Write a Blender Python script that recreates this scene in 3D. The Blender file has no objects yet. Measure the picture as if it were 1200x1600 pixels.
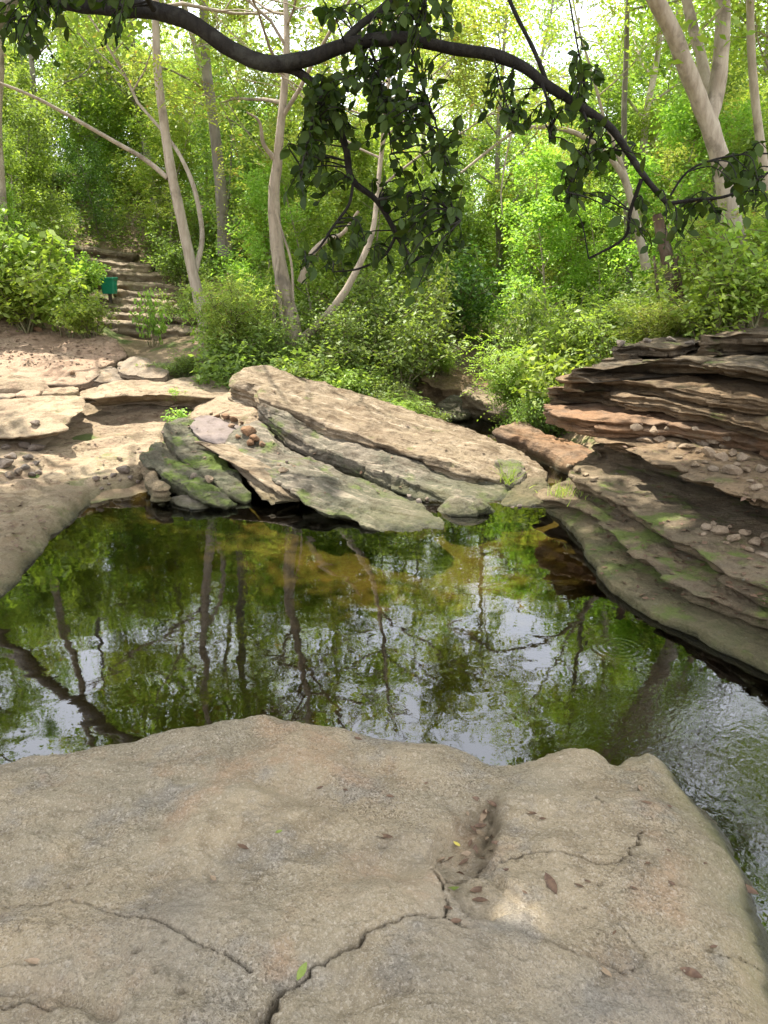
import bpy, math, random
import numpy as np
from mathutils import Vector, Matrix

# ------------------------------------------------------------------ camera, sky, sun, exposure
scene = bpy.context.scene
COL = scene.collection
R = math.radians
CAM_H, PITCH, FPX = 1.9, R(17.0), 1209.0
cam_d = bpy.data.cameras.new('camera')
cam = bpy.data.objects.new('camera', cam_d)
COL.objects.link(cam)
cam.location = (0, 0, CAM_H)
cam.rotation_euler = (math.pi / 2 - PITCH, 0, 0)
cam_d.sensor_fit = 'VERTICAL'
cam_d.sensor_height = 24.0
cam_d.lens = FPX / 1600.0 * 24.0
cam_d.clip_start = 0.05
cam_d.clip_end = 600
scene.camera = cam

SUN = Vector((-0.26, 0.30, 0.92)).normalized()          # direction towards the sun
world = bpy.data.worlds.new('World')
scene.world = world
world.use_nodes = True
wn, wl = world.node_tree.nodes, world.node_tree.links
bg = wn['Background']
sky = wn.new('ShaderNodeTexSky')
sky.sky_type = 'NISHITA'
sky.sun_disc = False
sky.sun_elevation = math.asin(SUN.z)
sky.sun_rotation = math.atan2(SUN.x, SUN.y)
sky.air_density = 1.0
sky.dust_density = 3.0
# thin broken cloud over the blue, the same in every direction
wtc = wn.new('ShaderNodeTexCoord')
wnoise = wn.new('ShaderNodeTexNoise')
wnoise.inputs['Scale'].default_value = 2.2
wnoise.inputs['Detail'].default_value = 6
wl.new(wtc.outputs['Generated'], wnoise.inputs['Vector'])
wramp = wn.new('ShaderNodeMapRange')
wramp.inputs['From Min'].default_value = 0.25
wramp.inputs['From Max'].default_value = 0.55
wramp.inputs['To Min'].default_value = 0.45
wramp.inputs['To Max'].default_value = 0.9
wl.new(wnoise.outputs['Fac'], wramp.inputs['Value'])
wmix = wn.new('ShaderNodeMixRGB')
wmix.inputs[2].default_value = (11.0, 11.4, 12.4, 1)
wl.new(wramp.outputs['Result'], wmix.inputs[0])
wl.new(sky.outputs['Color'], wmix.inputs[1])
wl.new(wmix.outputs['Color'], bg.inputs['Color'])
bg.inputs['Strength'].default_value = 0.115

sun_d = bpy.data.lights.new('sun', 'SUN')
sun = bpy.data.objects.new('sun', sun_d)
COL.objects.link(sun)
sun_d.energy = 5.0
sun_d.angle = R(0.6)
sun_d.color = (1.0, 0.95, 0.86)
sun.rotation_euler = SUN.to_track_quat('Z', 'Y').to_euler()
sun.location = (-5, 6, 20)

vs = scene.view_settings
vs.view_transform = 'Standard'
vs.look = 'None'
vs.gamma = 1.0
vs.use_curve_mapping = False
vs.exposure = 1.55
cy = scene.cycles
cy.max_bounces = 7
cy.diffuse_bounces = 4
cy.glossy_bounces = 3
cy.transmission_bounces = 4
cy.transparent_max_bounces = 8
cy.caustics_reflective = False
cy.caustics_refractive = False
cy.sample_clamp_indirect = 8.0
cy.use_denoising = True

# ------------------------------------------------------------------ helpers: picture geometry, noise, meshes
CP, SP = math.cos(PITCH), math.sin(PITCH)


def at(px, py, Y=None, z=None):
    """World point seen at a picture position, at a distance Y along the ground or at a height z."""
    u, v = (px - 600) / FPX, (800 - py) / FPX
    d = np.array([u, CP + v * SP, -SP + v * CP])
    t = (z - CAM_H) / d[2] if z is not None else Y / d[1]
    return np.array([0, 0, CAM_H]) + d * t


def project(p):
    d = np.asarray(p, float) - np.array([0, 0, CAM_H])
    dep = d[..., 1] * CP - d[..., 2] * SP
    up = d[..., 1] * SP + d[..., 2] * CP
    return 600 + FPX * d[..., 0] / dep, 800 - FPX * up / dep, dep


def pts(lst):
    out = []
    for q in lst:
        if len(q) == 4:
            out.append(at(q[0], q[1], z=q[3]))
        else:
            out.append(at(q[0], q[1], Y=q[2]))
    return np.array(out)


_rs = np.random.RandomState(7)
_perm = _rs.permutation(256)
_perm = np.concatenate([_perm, _perm, _perm])
_grad = _rs.normal(size=(256, 3))
_grad /= np.linalg.norm(_grad, axis=1)[:, None]


def perlin(p):
    p = np.asarray(p, float)
    i = np.floor(p).astype(int)
    f = p - i
    i &= 255
    u = f * f * f * (f * (f * 6 - 15) + 10)
    res = 0
    for dx in (0, 1):
        wx = u[..., 0] if dx else 1 - u[..., 0]
        for dy in (0, 1):
            wy = u[..., 1] if dy else 1 - u[..., 1]
            for dz in (0, 1):
                wz = u[..., 2] if dz else 1 - u[..., 2]
                h = _perm[_perm[_perm[(i[..., 0] + dx) & 255] + ((i[..., 1] + dy) & 255)] + ((i[..., 2] + dz) & 255)]
                g = _grad[h]
                d = g[..., 0] * (f[..., 0] - dx) + g[..., 1] * (f[..., 1] - dy) + g[..., 2] * (f[..., 2] - dz)
                res = res + wx * wy * wz * d
    return res * 1.5


def fbm(p, octv=4, lac=2.1, gain=0.5):
    p = np.asarray(p, float)
    a, s = 1.0, 0
    for o in range(octv):
        s = s + a * perlin(p + o * 17.3)
        p = p * lac
        a *= gain
    return s


def sstep(a, b, x):
    t = np.clip((x - a) / (b - a), 0, 1)
    return t * t * (3 - 2 * t)


def mesh_uniform(name, V, F, smooth=True):
    """Mesh from arrays; F is (M,k) with the same corner count k for every face."""
    V = np.ascontiguousarray(V, dtype=np.float32)
    F = np.ascontiguousarray(F, dtype=np.int32)
    m, k = F.shape
    me = bpy.data.meshes.new(name)
    me.vertices.add(len(V))
    me.vertices.foreach_set('co', V.ravel())
    me.loops.add(m * k)
    me.loops.foreach_set('vertex_index', F.ravel())
    me.polygons.add(m)
    me.polygons.foreach_set('loop_start', np.arange(0, m * k, k, dtype=np.int32))
    me.polygons.foreach_set('loop_total', np.full(m, k, dtype=np.int32))
    if smooth:
        me.polygons.foreach_set('use_smooth', np.ones(m, dtype=bool))
    me.update()
    me.validate()
    return me


def mesh_lists(name, V, F, smooth=True):
    me = bpy.data.meshes.new(name)
    me.from_pydata([tuple(map(float, v)) for v in V], [], [tuple(int(i) for i in f) for f in F])
    if smooth:
        me.polygons.foreach_set('use_smooth', np.ones(len(me.polygons), dtype=bool))
    me.update()
    return me


def tag(o, label=None, cat=None, group=None, kind=None):
    if label: o['label'] = label
    if cat: o['category'] = cat
    if group: o['group'] = group
    if kind: o['kind'] = kind
    return o


def new_obj(name, me, mat, loc=(0, 0, 0), parent=None, rot=None, scale=None):
    o = bpy.data.objects.new(name, me)
    COL.objects.link(o)
    o.location = loc
    if rot is not None: o.rotation_euler = rot
    if scale is not None: o.scale = (scale, scale, scale) if np.isscalar(scale) else scale
    if parent is not None: o.parent = parent
    if mat is not None and me is not None and not me.materials: me.materials.append(mat)
    return o


def empty(name, loc):
    o = bpy.data.objects.new(name, None)
    COL.objects.link(o)
    o.location = loc
    o.empty_display_size = 0.2
    return o


def copy_tree(o, parent=None):
    c = o.copy()
    COL.objects.link(c)
    c.parent = parent
    for ch in o.children:
        copy_tree(ch, c)
    return c


ORD = ['first', 'second', 'third', 'fourth', 'fifth', 'sixth', 'seventh', 'eighth', 'ninth', 'tenth', 'eleventh',
       'twelfth', 'thirteenth', 'fourteenth', 'fifteenth', 'sixteenth', 'seventeenth', 'eighteenth', 'nineteenth', 'twentieth']

# ------------------------------------------------------------------ materials


class NT:
    def __init__(self, name):
        self.m = bpy.data.materials.new(name)
        self.m.use_nodes = True
        self.n, self.l = self.m.node_tree.nodes, self.m.node_tree.links
        self.n.clear()
        self.out = self.n.new('ShaderNodeOutputMaterial')
        g = self.n.new('ShaderNodeNewGeometry')
        self.pos, self.nrm, self.isl = g.outputs['Position'], g.outputs['Normal'], g.outputs['Random Per Island']

    def link(self, a, b):
        self.l.new(a, b)

    def val(self, sock, v):
        if hasattr(v, 'links') or isinstance(v, bpy.types.NodeSocket):
            self.l.new(v, sock)
        else:
            sock.default_value = v

    def noise(self, scale, detail=5, rough=0.55, vec=None, dist=0.0):
        t = self.n.new('ShaderNodeTexNoise')
        t.inputs['Scale'].default_value = scale
        t.inputs['Detail'].default_value = detail
        t.inputs['Roughness'].default_value = rough
        t.inputs['Distortion'].default_value = dist
        self.l.new(vec if vec is not None else self.pos, t.inputs['Vector'])
        return t.outputs['Fac']

    def voronoi(self, scale, vec=None, feat='F1'):
        t = self.n.new('ShaderNodeTexVoronoi')
        t.feature = feat
        t.inputs['Scale'].default_value = scale
        self.l.new(vec if vec is not None else self.pos, t.inputs['Vector'])
        return t.outputs['Distance']

    def scaled(self, s, rot=(0, 0, 0), vec=None):
        src = vec if vec is not None else self.pos
        if any(rot):
            r_ = self.n.new('ShaderNodeMapping')
            r_.inputs['Rotation'].default_value = rot
            self.l.new(src, r_.inputs['Vector'])
            src = r_.outputs['Vector']
        t = self.n.new('ShaderNodeMapping')
        t.inputs['Scale'].default_value = s
        self.l.new(src, t.inputs['Vector'])
        return t.outputs['Vector']

    def rng(self, x, a, b, lo=0.0, hi=1.0):
        t = self.n.new('ShaderNodeMapRange')
        t.interpolation_type = 'SMOOTHSTEP'
        self.val(t.inputs['Value'], x)
        t.inputs['From Min'].default_value = a
        t.inputs['From Max'].default_value = b
        t.inputs['To Min'].default_value = lo
        t.inputs['To Max'].default_value = hi
        return t.outputs['Result']

    def math(self, op, a, b=0.0):
        t = self.n.new('ShaderNodeMath')
        t.operation = op
        self.val(t.inputs[0], a)
        self.val(t.inputs[1], b)
        return t.outputs[0]

    def mix(self, f, a, b):
        t = self.n.new('ShaderNodeMixRGB')
        self.val(t.inputs[0], f)
        for s, v in ((t.inputs[1], a), (t.inputs[2], b)):
            if isinstance(v, tuple):
                s.default_value = v + (1,) if len(v) == 3 else v
            else:
                self.l.new(v, s)
        return t.outputs[0]

    def mult(self, f, a, b):
        t = self.n.new('ShaderNodeMixRGB')
        t.blend_type = 'MULTIPLY'
        self.val(t.inputs[0], f)
        for s, v in ((t.inputs[1], a), (t.inputs[2], b)):
            if isinstance(v, tuple):
                s.default_value = v + (1,)
            else:
                self.l.new(v, s)
        return t.outputs[0]

    def z(self, vec):
        t = self.n.new('ShaderNodeSeparateXYZ')
        self.l.new(vec, t.inputs[0])
        return t.outputs[2]

    def bump(self, h, strength, dist, prev=None):
        t = self.n.new('ShaderNodeBump')
        t.inputs['Strength'].default_value = strength
        t.inputs['Distance'].default_value = dist
        self.l.new(h, t.inputs['Height'])
        if prev is not None: self.l.new(prev, t.inputs['Normal'])
        return t.outputs['Normal']

    def attr(self, name):
        t = self.n.new('ShaderNodeAttribute')
        t.attribute_name = name
        return t.outputs['Fac']

    def principled(self, col, rough, normal=None, spec=0.35):
        t = self.n.new('ShaderNodeBsdfPrincipled')
        if isinstance(col, tuple):
            t.inputs['Base Color'].default_value = col + (1,)
        else:
            self.l.new(col, t.inputs['Base Color'])
        self.val(t.inputs['Roughness'], rough)
        t.inputs['Specular IOR Level'].default_value = spec
        if normal is not None: self.l.new(normal, t.inputs['Normal'])
        self.l.new(t.outputs[0], self.out.inputs['Surface'])
        return t


def rock_material(name, a, b, c, moss=0.3, stain=0.55, water_algae=True, grain=1.0, stripe=0.5, bumpd=1.0, tilt=(0, 0, 0), streak=None):
    """Weathered bedded sandstone: three stone colours, grain, bedding streaks, moss and a wet algae line at the water."""
    t = NT(name)
    n1 = t.noise(1.3, 6, 0.6, dist=0.4)
    n2 = t.noise(6.5, 8, 0.62)
    col = t.mix(t.rng(n1, 0.38, 0.62), a, b)
    col = t.mix(t.rng(n2, 0.5, 0.72, 0, 0.75), col, c)
    sv = t.scaled((1.6, 1.6, 26), rot=tilt)
    st = t.noise(1.8, 5, 0.65, vec=sv)
    col = t.mult(t.rng(st, 0.52, 0.72, 0, stripe), col, (0.62, 0.53, 0.44))
    n3 = t.noise(70, 4, 0.75)
    col = t.mult(t.rng(n3, 0.42, 0.66, 0.0, 0.55 * grain), col, (0.42, 0.39, 0.36))
    n4 = t.noise(150, 2, 0.6)
    col = t.mix(t.rng(n4, 0.62, 0.75, 0, 0.35 * grain), col, (0.62, 0.55, 0.42))
    stb = None
    if streak is not None:
        sv2 = t.scaled((0.7, 9, 9), rot=(0, 0, streak))
        stb = t.noise(1.5, 7, 0.68, vec=sv2, dist=0.2)
        col = t.mult(t.rng(stb, 0.50, 0.64, 0, 0.75), col, (0.50, 0.42, 0.34))
        col = t.mix(t.rng(stb, 0.46, 0.36, 0, 0.5), col, (0.48, 0.39, 0.28))
    sn = t.noise(4.4, 9, 0.72, dist=0.3)
    col = t.mult(t.rng(sn, 0.50, 0.60, 0, stain), col, (0.40, 0.36, 0.31))
    lich = t.noise(14, 7, 0.7)
    col = t.mix(t.rng(lich, 0.62, 0.72, 0, 0.45), col, (0.33, 0.33, 0.29))
    z = t.z(t.pos)
    up = t.z(t.nrm)
    mn = t.noise(3.1, 7, 0.62)
    mfac = t.math('MULTIPLY', t.rng(mn, 0.66 - 0.3 * moss, 0.78 - 0.3 * moss), t.rng(up, -0.2, 0.7, 0.2, 1.0))
    mcol = t.mix(t.noise(40, 3), (0.055, 0.095, 0.012), (0.15, 0.19, 0.03))
    col = t.mix(t.math('MULTIPLY', mfac, min(1.0, 0.35 + moss)), col, mcol)
    rough = 0.85
    if water_algae:
        wob = t.math('ADD', z, t.math('MULTIPLY', t.noise(5, 5), 0.16))
        alg = t.rng(wob, 0.02, 0.26, 0.8, 0.0)
        acol = t.mix(t.noise(9, 5), (0.045, 0.055, 0.017), (0.10, 0.105, 0.037))
        col = t.mix(alg, col, acol)
        wet = t.rng(wob, 0.06, 0.12, 1.0, 0.0)
        col = t.mult(wet, col, (0.33, 0.32, 0.28))
        rough = t.rng(wob, 0.06, 0.12, 0.35, 0.88)
    nb = t.bump(t.noise(11, 9, 0.68), min(1.0, 0.6 * bumpd), 0.05 * bumpd)
    nb = t.bump(st, 0.55 * bumpd * stripe, 0.03, nb)
    if stb is not None: nb = t.bump(stb, 0.6, 0.03, nb)
    nb = t.bump(n3, 0.8 * grain, 0.009, nb)
    t.principled(col, rough, nb, 0.3)
    return t.m


def leaf_material(name, c1, c2, trans=0.45, gloss=0.025, dry=0.0):
    t = NT(name)
    oi = t.n.new('ShaderNodeObjectInfo')
    rp = t.n.new('ShaderNodeValToRGB')
    rp.color_ramp.elements[0].color = c1 + (1,)
    rp.color_ramp.elements[1].color = c2 + (1,)
    t.link(t.isl, rp.inputs[0])
    col = rp.outputs[0]
    if dry:
        col = t.mix(t.math('GREATER_THAN', t.isl, 1 - dry), col, (0.32, 0.22, 0.08))
    hsv = t.n.new('ShaderNodeHueSaturation')
    t.link(t.math('ADD', t.math('MULTIPLY', oi.outputs['Random'], 0.035), 0.482), hsv.inputs['Hue'])
    t.link(t.math('ADD', t.math('MULTIPLY', oi.outputs['Random'], 0.4), 0.8), hsv.inputs['Value'])
    t.link(col, hsv.inputs['Color'])
    col = hsv.outputs[0]
    d = t.n.new('ShaderNodeBsdfDiffuse')
    tr = t.n.new('ShaderNodeBsdfTranslucent')
    gl = t.n.new('ShaderNodeBsdfGlossy')
    gl.inputs['Roughness'].default_value = 0.5
    gl.inputs['Color'].default_value = (0.9, 0.95, 0.9, 1)
    t.link(col, d.inputs['Color'])
    warm = t.n.new('ShaderNodeMixRGB')
    warm.blend_type = 'MULTIPLY'
    warm.inputs[0].default_value = 1
    warm.inputs[2].default_value = (1.25, 1.3, 0.6, 1)
    t.link(col, warm.inputs[1])
    t.link(warm.outputs[0], tr.inputs['Color'])
    m1 = t.n.new('ShaderNodeMixShader')
    m1.inputs[0].default_value = trans
    t.link(d.outputs[0], m1.inputs[1])
    t.link(tr.outputs[0], m1.inputs[2])
    m2 = t.n.new('ShaderNodeMixShader')
    m2.inputs[0].default_value = gloss
    t.link(m1.outputs[0], m2.inputs[1])
    t.link(gl.outputs[0], m2.inputs[2])
    t.link(m2.outputs[0], t.out.inputs['Surface'])
    return t.m


def bark_material(name, a, b, c, patch=0.5, scale=1.0):
    t = NT(name)
    v = t.scaled((7 * scale, 7 * scale, 1.6 * scale))
    n = t.noise(2.2, 7, 0.65, vec=v)
    n2 = t.noise(3.5 * scale, 6, 0.6)
    col = t.mix(t.rng(n, 0.35, 0.65), a, b)
    col = t.mix(t.rng(n2, 0.52, 0.66, 0, patch), col, c)
    nb = t.bump(n, 0.7, 0.03)
    nb = t.bump(t.noise(60, 5), 0.4, 0.008, nb)
    t.principled(col, 0.85, nb, 0.2)
    return t.m


def flat_material(name, a, b, scale=12, rough=0.7, spec=0.3, bump=0.4, bd=0.01):
    t = NT(name)
    n = t.noise(scale, 6)
    col = t.mix(t.rng(n, 0.35, 0.65), a, b)
    t.principled(col, rough, t.bump(n, bump, bd), spec)
    return t.m


M = {}
TAN, GREY, PINK, DARK = (0.42, 0.33, 0.22), (0.31, 0.275, 0.225), (0.42, 0.29, 0.21), (0.17, 0.14, 0.11)
M['pale'] = rock_material('pale_sandstone', (0.34, 0.262, 0.165), (0.255, 0.19, 0.12), (0.26, 0.17, 0.11), 0.22, grain=0.8, stripe=0.8, bumpd=1.4)
M['slab'] = rock_material('tilted_slab_stone', (0.265, 0.205, 0.13), (0.225, 0.168, 0.105), (0.31, 0.24, 0.15), 0.2, grain=0.8, stripe=0.6, bumpd=1.5, tilt=(0, R(14), 0), streak=R(29))
M['mossy'] = rock_material('mossy_slab_stone', (0.145, 0.132, 0.09), (0.19, 0.16, 0.115), (0.095, 0.10, 0.062), 0.40, grain=0.9, stripe=0.6, bumpd=1.6, tilt=(0, R(14), 0), streak=R(29))
M['mossy_dark'] = rock_material('mossy_ledge_stone', (0.12, 0.115, 0.07), (0.155, 0.135, 0.09), (0.07, 0.08, 0.04), 0.6, grain=0.9, stripe=0.9, bumpd=1.8)
M['cliff'] = rock_material('cliff_stone', (0.25, 0.17, 0.092), (0.185, 0.132, 0.076), (0.27, 0.18, 0.097), 0.22, 0.55, grain=0.8, stripe=0.9, bumpd=1.7)
M['cliff_dark'] = rock_material('cliff_stone_weathered', (0.155, 0.115, 0.068), (0.11, 0.086, 0.055), (0.19, 0.138, 0.078), 0.32, 0.55, grain=0.8, stripe=0.8, bumpd=1.7)
M['orange'] = rock_material('iron_stained_stone', (0.25, 0.14, 0.07), (0.21, 0.14, 0.085), (0.15, 0.11, 0.075), 0.12, grain=0.7, stripe=0.9, bumpd=1.4)
M['bench'] = rock_material('waterside_bench_stone', (0.205, 0.152, 0.088), (0.15, 0.115, 0.07), (0.10, 0.095, 0.042), 0.46, 0.6, grain=0.9, stripe=0.5, bumpd=1.5)
M['rubble'] = rock_material('loose_rubble_stone', (0.27, 0.20, 0.13), (0.21, 0.165, 0.115), (0.31, 0.22, 0.125), 0.12, water_algae=False, grain=0.8, stripe=0.4)
M['rubble_dark'] = rock_material('dark_rubble_stone', (0.19, 0.15, 0.115), (0.15, 0.125, 0.10), (0.26, 0.18, 0.10), 0.08, water_algae=False, grain=0.8, stripe=0.5)
M['violet'] = rock_material('violet_grey_stone', (0.17, 0.135, 0.12), (0.15, 0.12, 0.10), (0.19, 0.15, 0.12), 0.15, grain=0.4, stripe=0.3)
M['step'] = rock_material('step_stone', (0.25, 0.19, 0.12), (0.19, 0.15, 0.10), (0.28, 0.21, 0.13), 0.22, water_algae=False, grain=0.6)
M['earth_ledge'] = rock_material('earthy_ledge_stone', (0.27, 0.18, 0.115), (0.30, 0.215, 0.14), (0.21, 0.135, 0.085), 0.14, grain=0.9, stripe=0.4)
M['green'] = leaf_material('leaf_green', (0.13, 0.20, 0.042), (0.26, 0.34, 0.08), 0.52)
M['bright'] = leaf_material('leaf_bright', (0.19, 0.31, 0.045), (0.35, 0.46, 0.09), 0.5)
M['yellow'] = leaf_material('leaf_yellow_green', (0.23, 0.32, 0.065), (0.40, 0.46, 0.13), 0.52, dry=0.05)
M['deep'] = leaf_material('leaf_deep', (0.06, 0.14, 0.03), (0.13, 0.24, 0.05), 0.45)
M['dark_leaf'] = leaf_material('leaf_dark_shaded', (0.013, 0.024, 0.005), (0.055, 0.085, 0.013), 0.36, 0.012)  # canopy shade put into the leaf colour, nearly black green
M['bark_pale'] = bark_material('bark_pale', (0.42, 0.36, 0.28), (0.30, 0.25, 0.19), (0.17, 0.14, 0.105), 0.8)
M['bark_tan'] = bark_material('bark_tan', (0.36, 0.30, 0.225), (0.25, 0.205, 0.15), (0.15, 0.125, 0.095), 0.75)
M['bark_grey'] = bark_material('bark_grey', (0.22, 0.19, 0.155), (0.15, 0.13, 0.11), (0.30, 0.27, 0.22), 0.5)
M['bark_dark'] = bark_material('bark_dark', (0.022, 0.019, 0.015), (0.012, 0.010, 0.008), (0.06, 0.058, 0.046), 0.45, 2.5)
M['bark_red'] = bark_material('bark_red', (0.12, 0.075, 0.05), (0.08, 0.055, 0.04), (0.20, 0.165, 0.13), 0.5)
M['stem'] = flat_material('green_stem', (0.10, 0.11, 0.04), (0.16, 0.13, 0.07), 20)
M['dry1'] = flat_material('dead_leaf_brown', (0.075, 0.042, 0.025), (0.13, 0.078, 0.045), 60, 0.6)
M['dry2'] = flat_material('dead_leaf_tan', (0.20, 0.14, 0.085), (0.28, 0.20, 0.125), 60, 0.65)
M['dry3'] = flat_material('fallen_leaf_yellow', (0.52, 0.42, 0.08), (0.45, 0.38, 0.10), 60, 0.55)
M['dry4'] = flat_material('fallen_leaf_green', (0.12, 0.16, 0.025), (0.16, 0.20, 0.04), 60, 0.5)
M['twig'] = flat_material('dry_twig', (0.12, 0.085, 0.055), (0.18, 0.13, 0.09), 80, 0.8)
M['bin'] = flat_material('bin_green_plastic', (0.006, 0.20, 0.115), (0.008, 0.23, 0.13), 30, 0.42, 0.5, 0.05, 0.002)
M['post'] = flat_material('bin_post', (0.07, 0.06, 0.05), (0.10, 0.08, 0.06), 30, 0.7)

# ground: earth with leaf litter
t = NT('forest_floor')
n1 = t.noise(0.7, 6)
col = t.mix(t.rng(n1, 0.35, 0.65), (0.23, 0.165, 0.10), (0.15, 0.115, 0.07))
col = t.mix(t.rng(t.noise(22, 6, 0.7), 0.5, 0.7, 0, 0.8), col, (0.30, 0.22, 0.13))
col = t.mix(t.rng(t.noise(2.1, 6), 0.5, 0.62, 0, 0.8), col, (0.07, 0.11, 0.025))
zz = t.z(t.pos)
bed = t.mix(t.rng(t.noise(2.0, 6), 0.4, 0.6), (0.125, 0.118, 0.06), (0.175, 0.152, 0.082))
bed = t.mix(t.rng(t.noise(5.0, 5), 0.56, 0.66), bed, (0.20, 0.16, 0.085))
bed = t.mix(t.rng(t.noise(1.1, 3), 0.52, 0.62, 0, 0.8), bed, (0.09, 0.11, 0.03))
col = t.mix(t.rng(zz, -0.03, 0.03, 1, 0), col, bed)
t.principled(col, 0.92, t.bump(t.noise(18, 8, 0.65), 0.7, 0.04), 0.15)
M['ground'] = t.m

# water: still pool, mirror by Fresnel over an olive tinted clear body
t = NT('pool_water')
sep = t.n.new('ShaderNodeSeparateXYZ')
t.link(t.pos, sep.inputs[0])


def dist_to(t, x, y):
    v = t.n.new('ShaderNodeVectorMath')
    v.operation = 'DISTANCE'
    t.link(t.pos, v.inputs[0])
    v.inputs[1].default_value = (x, y, 0)
    return v.outputs['Value']


calm = t.noise(3.6, 1.2, 0.4, vec=t.scaled((1, 1.3, 1)), dist=0.5)
fine = t.noise(30, 2, 0.5, vec=t.scaled((1.0, 0.7, 1), rot=(0, 0, R(30))), dist=0.8)
rip_o = at(968, 1012, z=0)
dr = dist_to(t, float(rip_o[0]), float(rip_o[1]))
rings = t.math('MULTIPLY', t.math('SINE', t.math('MULTIPLY', dr, 165)), t.rng(dr, 0.03, 0.24, 1, 0))
flow_o = at(1060, 1130, z=0)
df = dist_to(t, float(flow_o[0]) + 0.25, float(flow_o[1]) - 0.35)
flow = t.rng(df, 0.2, 0.95, 1, 0)
h = t.math('ADD', t.math('MULTIPLY', calm, 0.8), t.math('MULTIPLY', fine, t.math('ADD', t.math('MULTIPLY', flow, 0.75), 0.05)))
h = t.math('ADD', h, t.math('MULTIPLY', rings, 0.09))
nb = t.bump(h, 0.09, 0.02)
fr = t.n.new('ShaderNodeFresnel')
fr.inputs['IOR'].default_value = 1.75
t.link(nb, fr.inputs['Normal'])
gl = t.n.new('ShaderNodeBsdfGlossy')
gl.inputs['Roughness'].default_value = 0.0
gl.inputs['Color'].default_value = (0.97, 0.98, 1.0, 1)
t.link(nb, gl.inputs['Normal'])
tr = t.n.new('ShaderNodeBsdfTransparent')
tr.inputs['Color'].default_value = (0.54, 0.48, 0.27, 1)
ms = t.n.new('ShaderNodeMixShader')
t.link(fr.outputs[0], ms.inputs[0])
t.link(tr.outputs[0], ms.inputs[1])
t.link(gl.outputs[0], ms.inputs[2])
t.link(ms.outputs[0], t.out.inputs['Surface'])
M['water'] = t.m

# foreground slab stone
t = NT('foreground_stone')
n1 = t.noise(1.1, 6, 0.6, dist=0.5)
col = t.mix(t.rng(n1, 0.36, 0.64), (0.33, 0.26, 0.16), (0.265, 0.22, 0.145))
n2 = t.noise(4.3, 7, 0.65)
col = t.mix(t.rng(n2, 0.50, 0.68, 0, 0.7), col, (0.235, 0.21, 0.17))
n2b = t.noise(2.6, 5, 0.6)
col = t.mix(t.rng(n2b, 0.54, 0.70, 0, 0.75), col, (0.34, 0.225, 0.13))
col = t.mult(t.rng(t.noise(3.3, 8, 0.7, dist=0.6), 0.50, 0.62, 0, 0.6), col, (0.60, 0.57, 0.53))
n3 = t.noise(130, 6, 0.8)
dens = t.rng(t.noise(2.2, 6, 0.65), 0.36, 0.66, 0.12, 1.0)
for sc_, amt in ((150, 0.6), (310, 0.5)):
    vo = t.n.new('ShaderNodeTexVoronoi')
    vo.inputs['Scale'].default_value = sc_
    t.link(t.pos, vo.inputs['Vector'])
    sp = t.n.new('ShaderNodeSeparateColor')
    t.link(vo.outputs['Color'], sp.inputs[0])
    col = t.mult(t.math('MULTIPLY', t.rng(sp.outputs[0], 0.62, 0.9, 0.0, amt), dens), col, (0.30, 0.27, 0.24))
    col = t.mix(t.rng(sp.outputs[1], 0.78, 0.98, 0.0, 0.45 * amt), col, (0.60, 0.53, 0.42))
    if sc_ == 150: vgrain = vo.outputs['Distance']
col = t.mult(t.math('MULTIPLY', t.rng(n3, 0.52, 0.66, 0.0, 0.55), dens), col, (0.35, 0.31, 0.27))
col = t.mix(t.rng(t.noise(0.8, 4), 0.5, 0.68, 0, 0.55), col, (0.22, 0.20, 0.165))
n5 = t.noise(34, 6, 0.7)
col = t.mult(t.rng(n5, 0.55, 0.70, 0.0, 0.5), col, (0.50, 0.45, 0.38))
soil = t.attr('soil')
col = t.mix(t.math('MULTIPLY', soil, t.rng(t.noise(20, 6), 0.3, 0.6, 0.4, 1.0)), col, (0.11, 0.085, 0.05))
zz = t.z(t.pos)
wob = t.math('ADD', zz, t.math('MULTIPLY', t.noise(4, 5), 0.10))
edge = t.attr('algae')
acol = t.mix(t.noise(14, 5), (0.085, 0.095, 0.025), (0.19, 0.17, 0.065))
col = t.mix(t.math('MULTIPLY', edge, t.rng(t.noise(7, 6), 0.32, 0.58, 0.15, 0.85)), col, acol)
wet = t.rng(wob, 0.075, 0.125, 1.0, 0.0)
col = t.mult(wet, col, (0.26, 0.27, 0.22))
nb = t.bump(n5, 0.8, 0.012)
nb = t.bump(n3, 1.0, 0.006, nb)
nb = t.bump(vgrain, 0.5, 0.004, nb)
t.principled(col, t.rng(wob, 0.075, 0.125, 0.3, 0.9), nb, 0.3)
M['front'] = t.m

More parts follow.
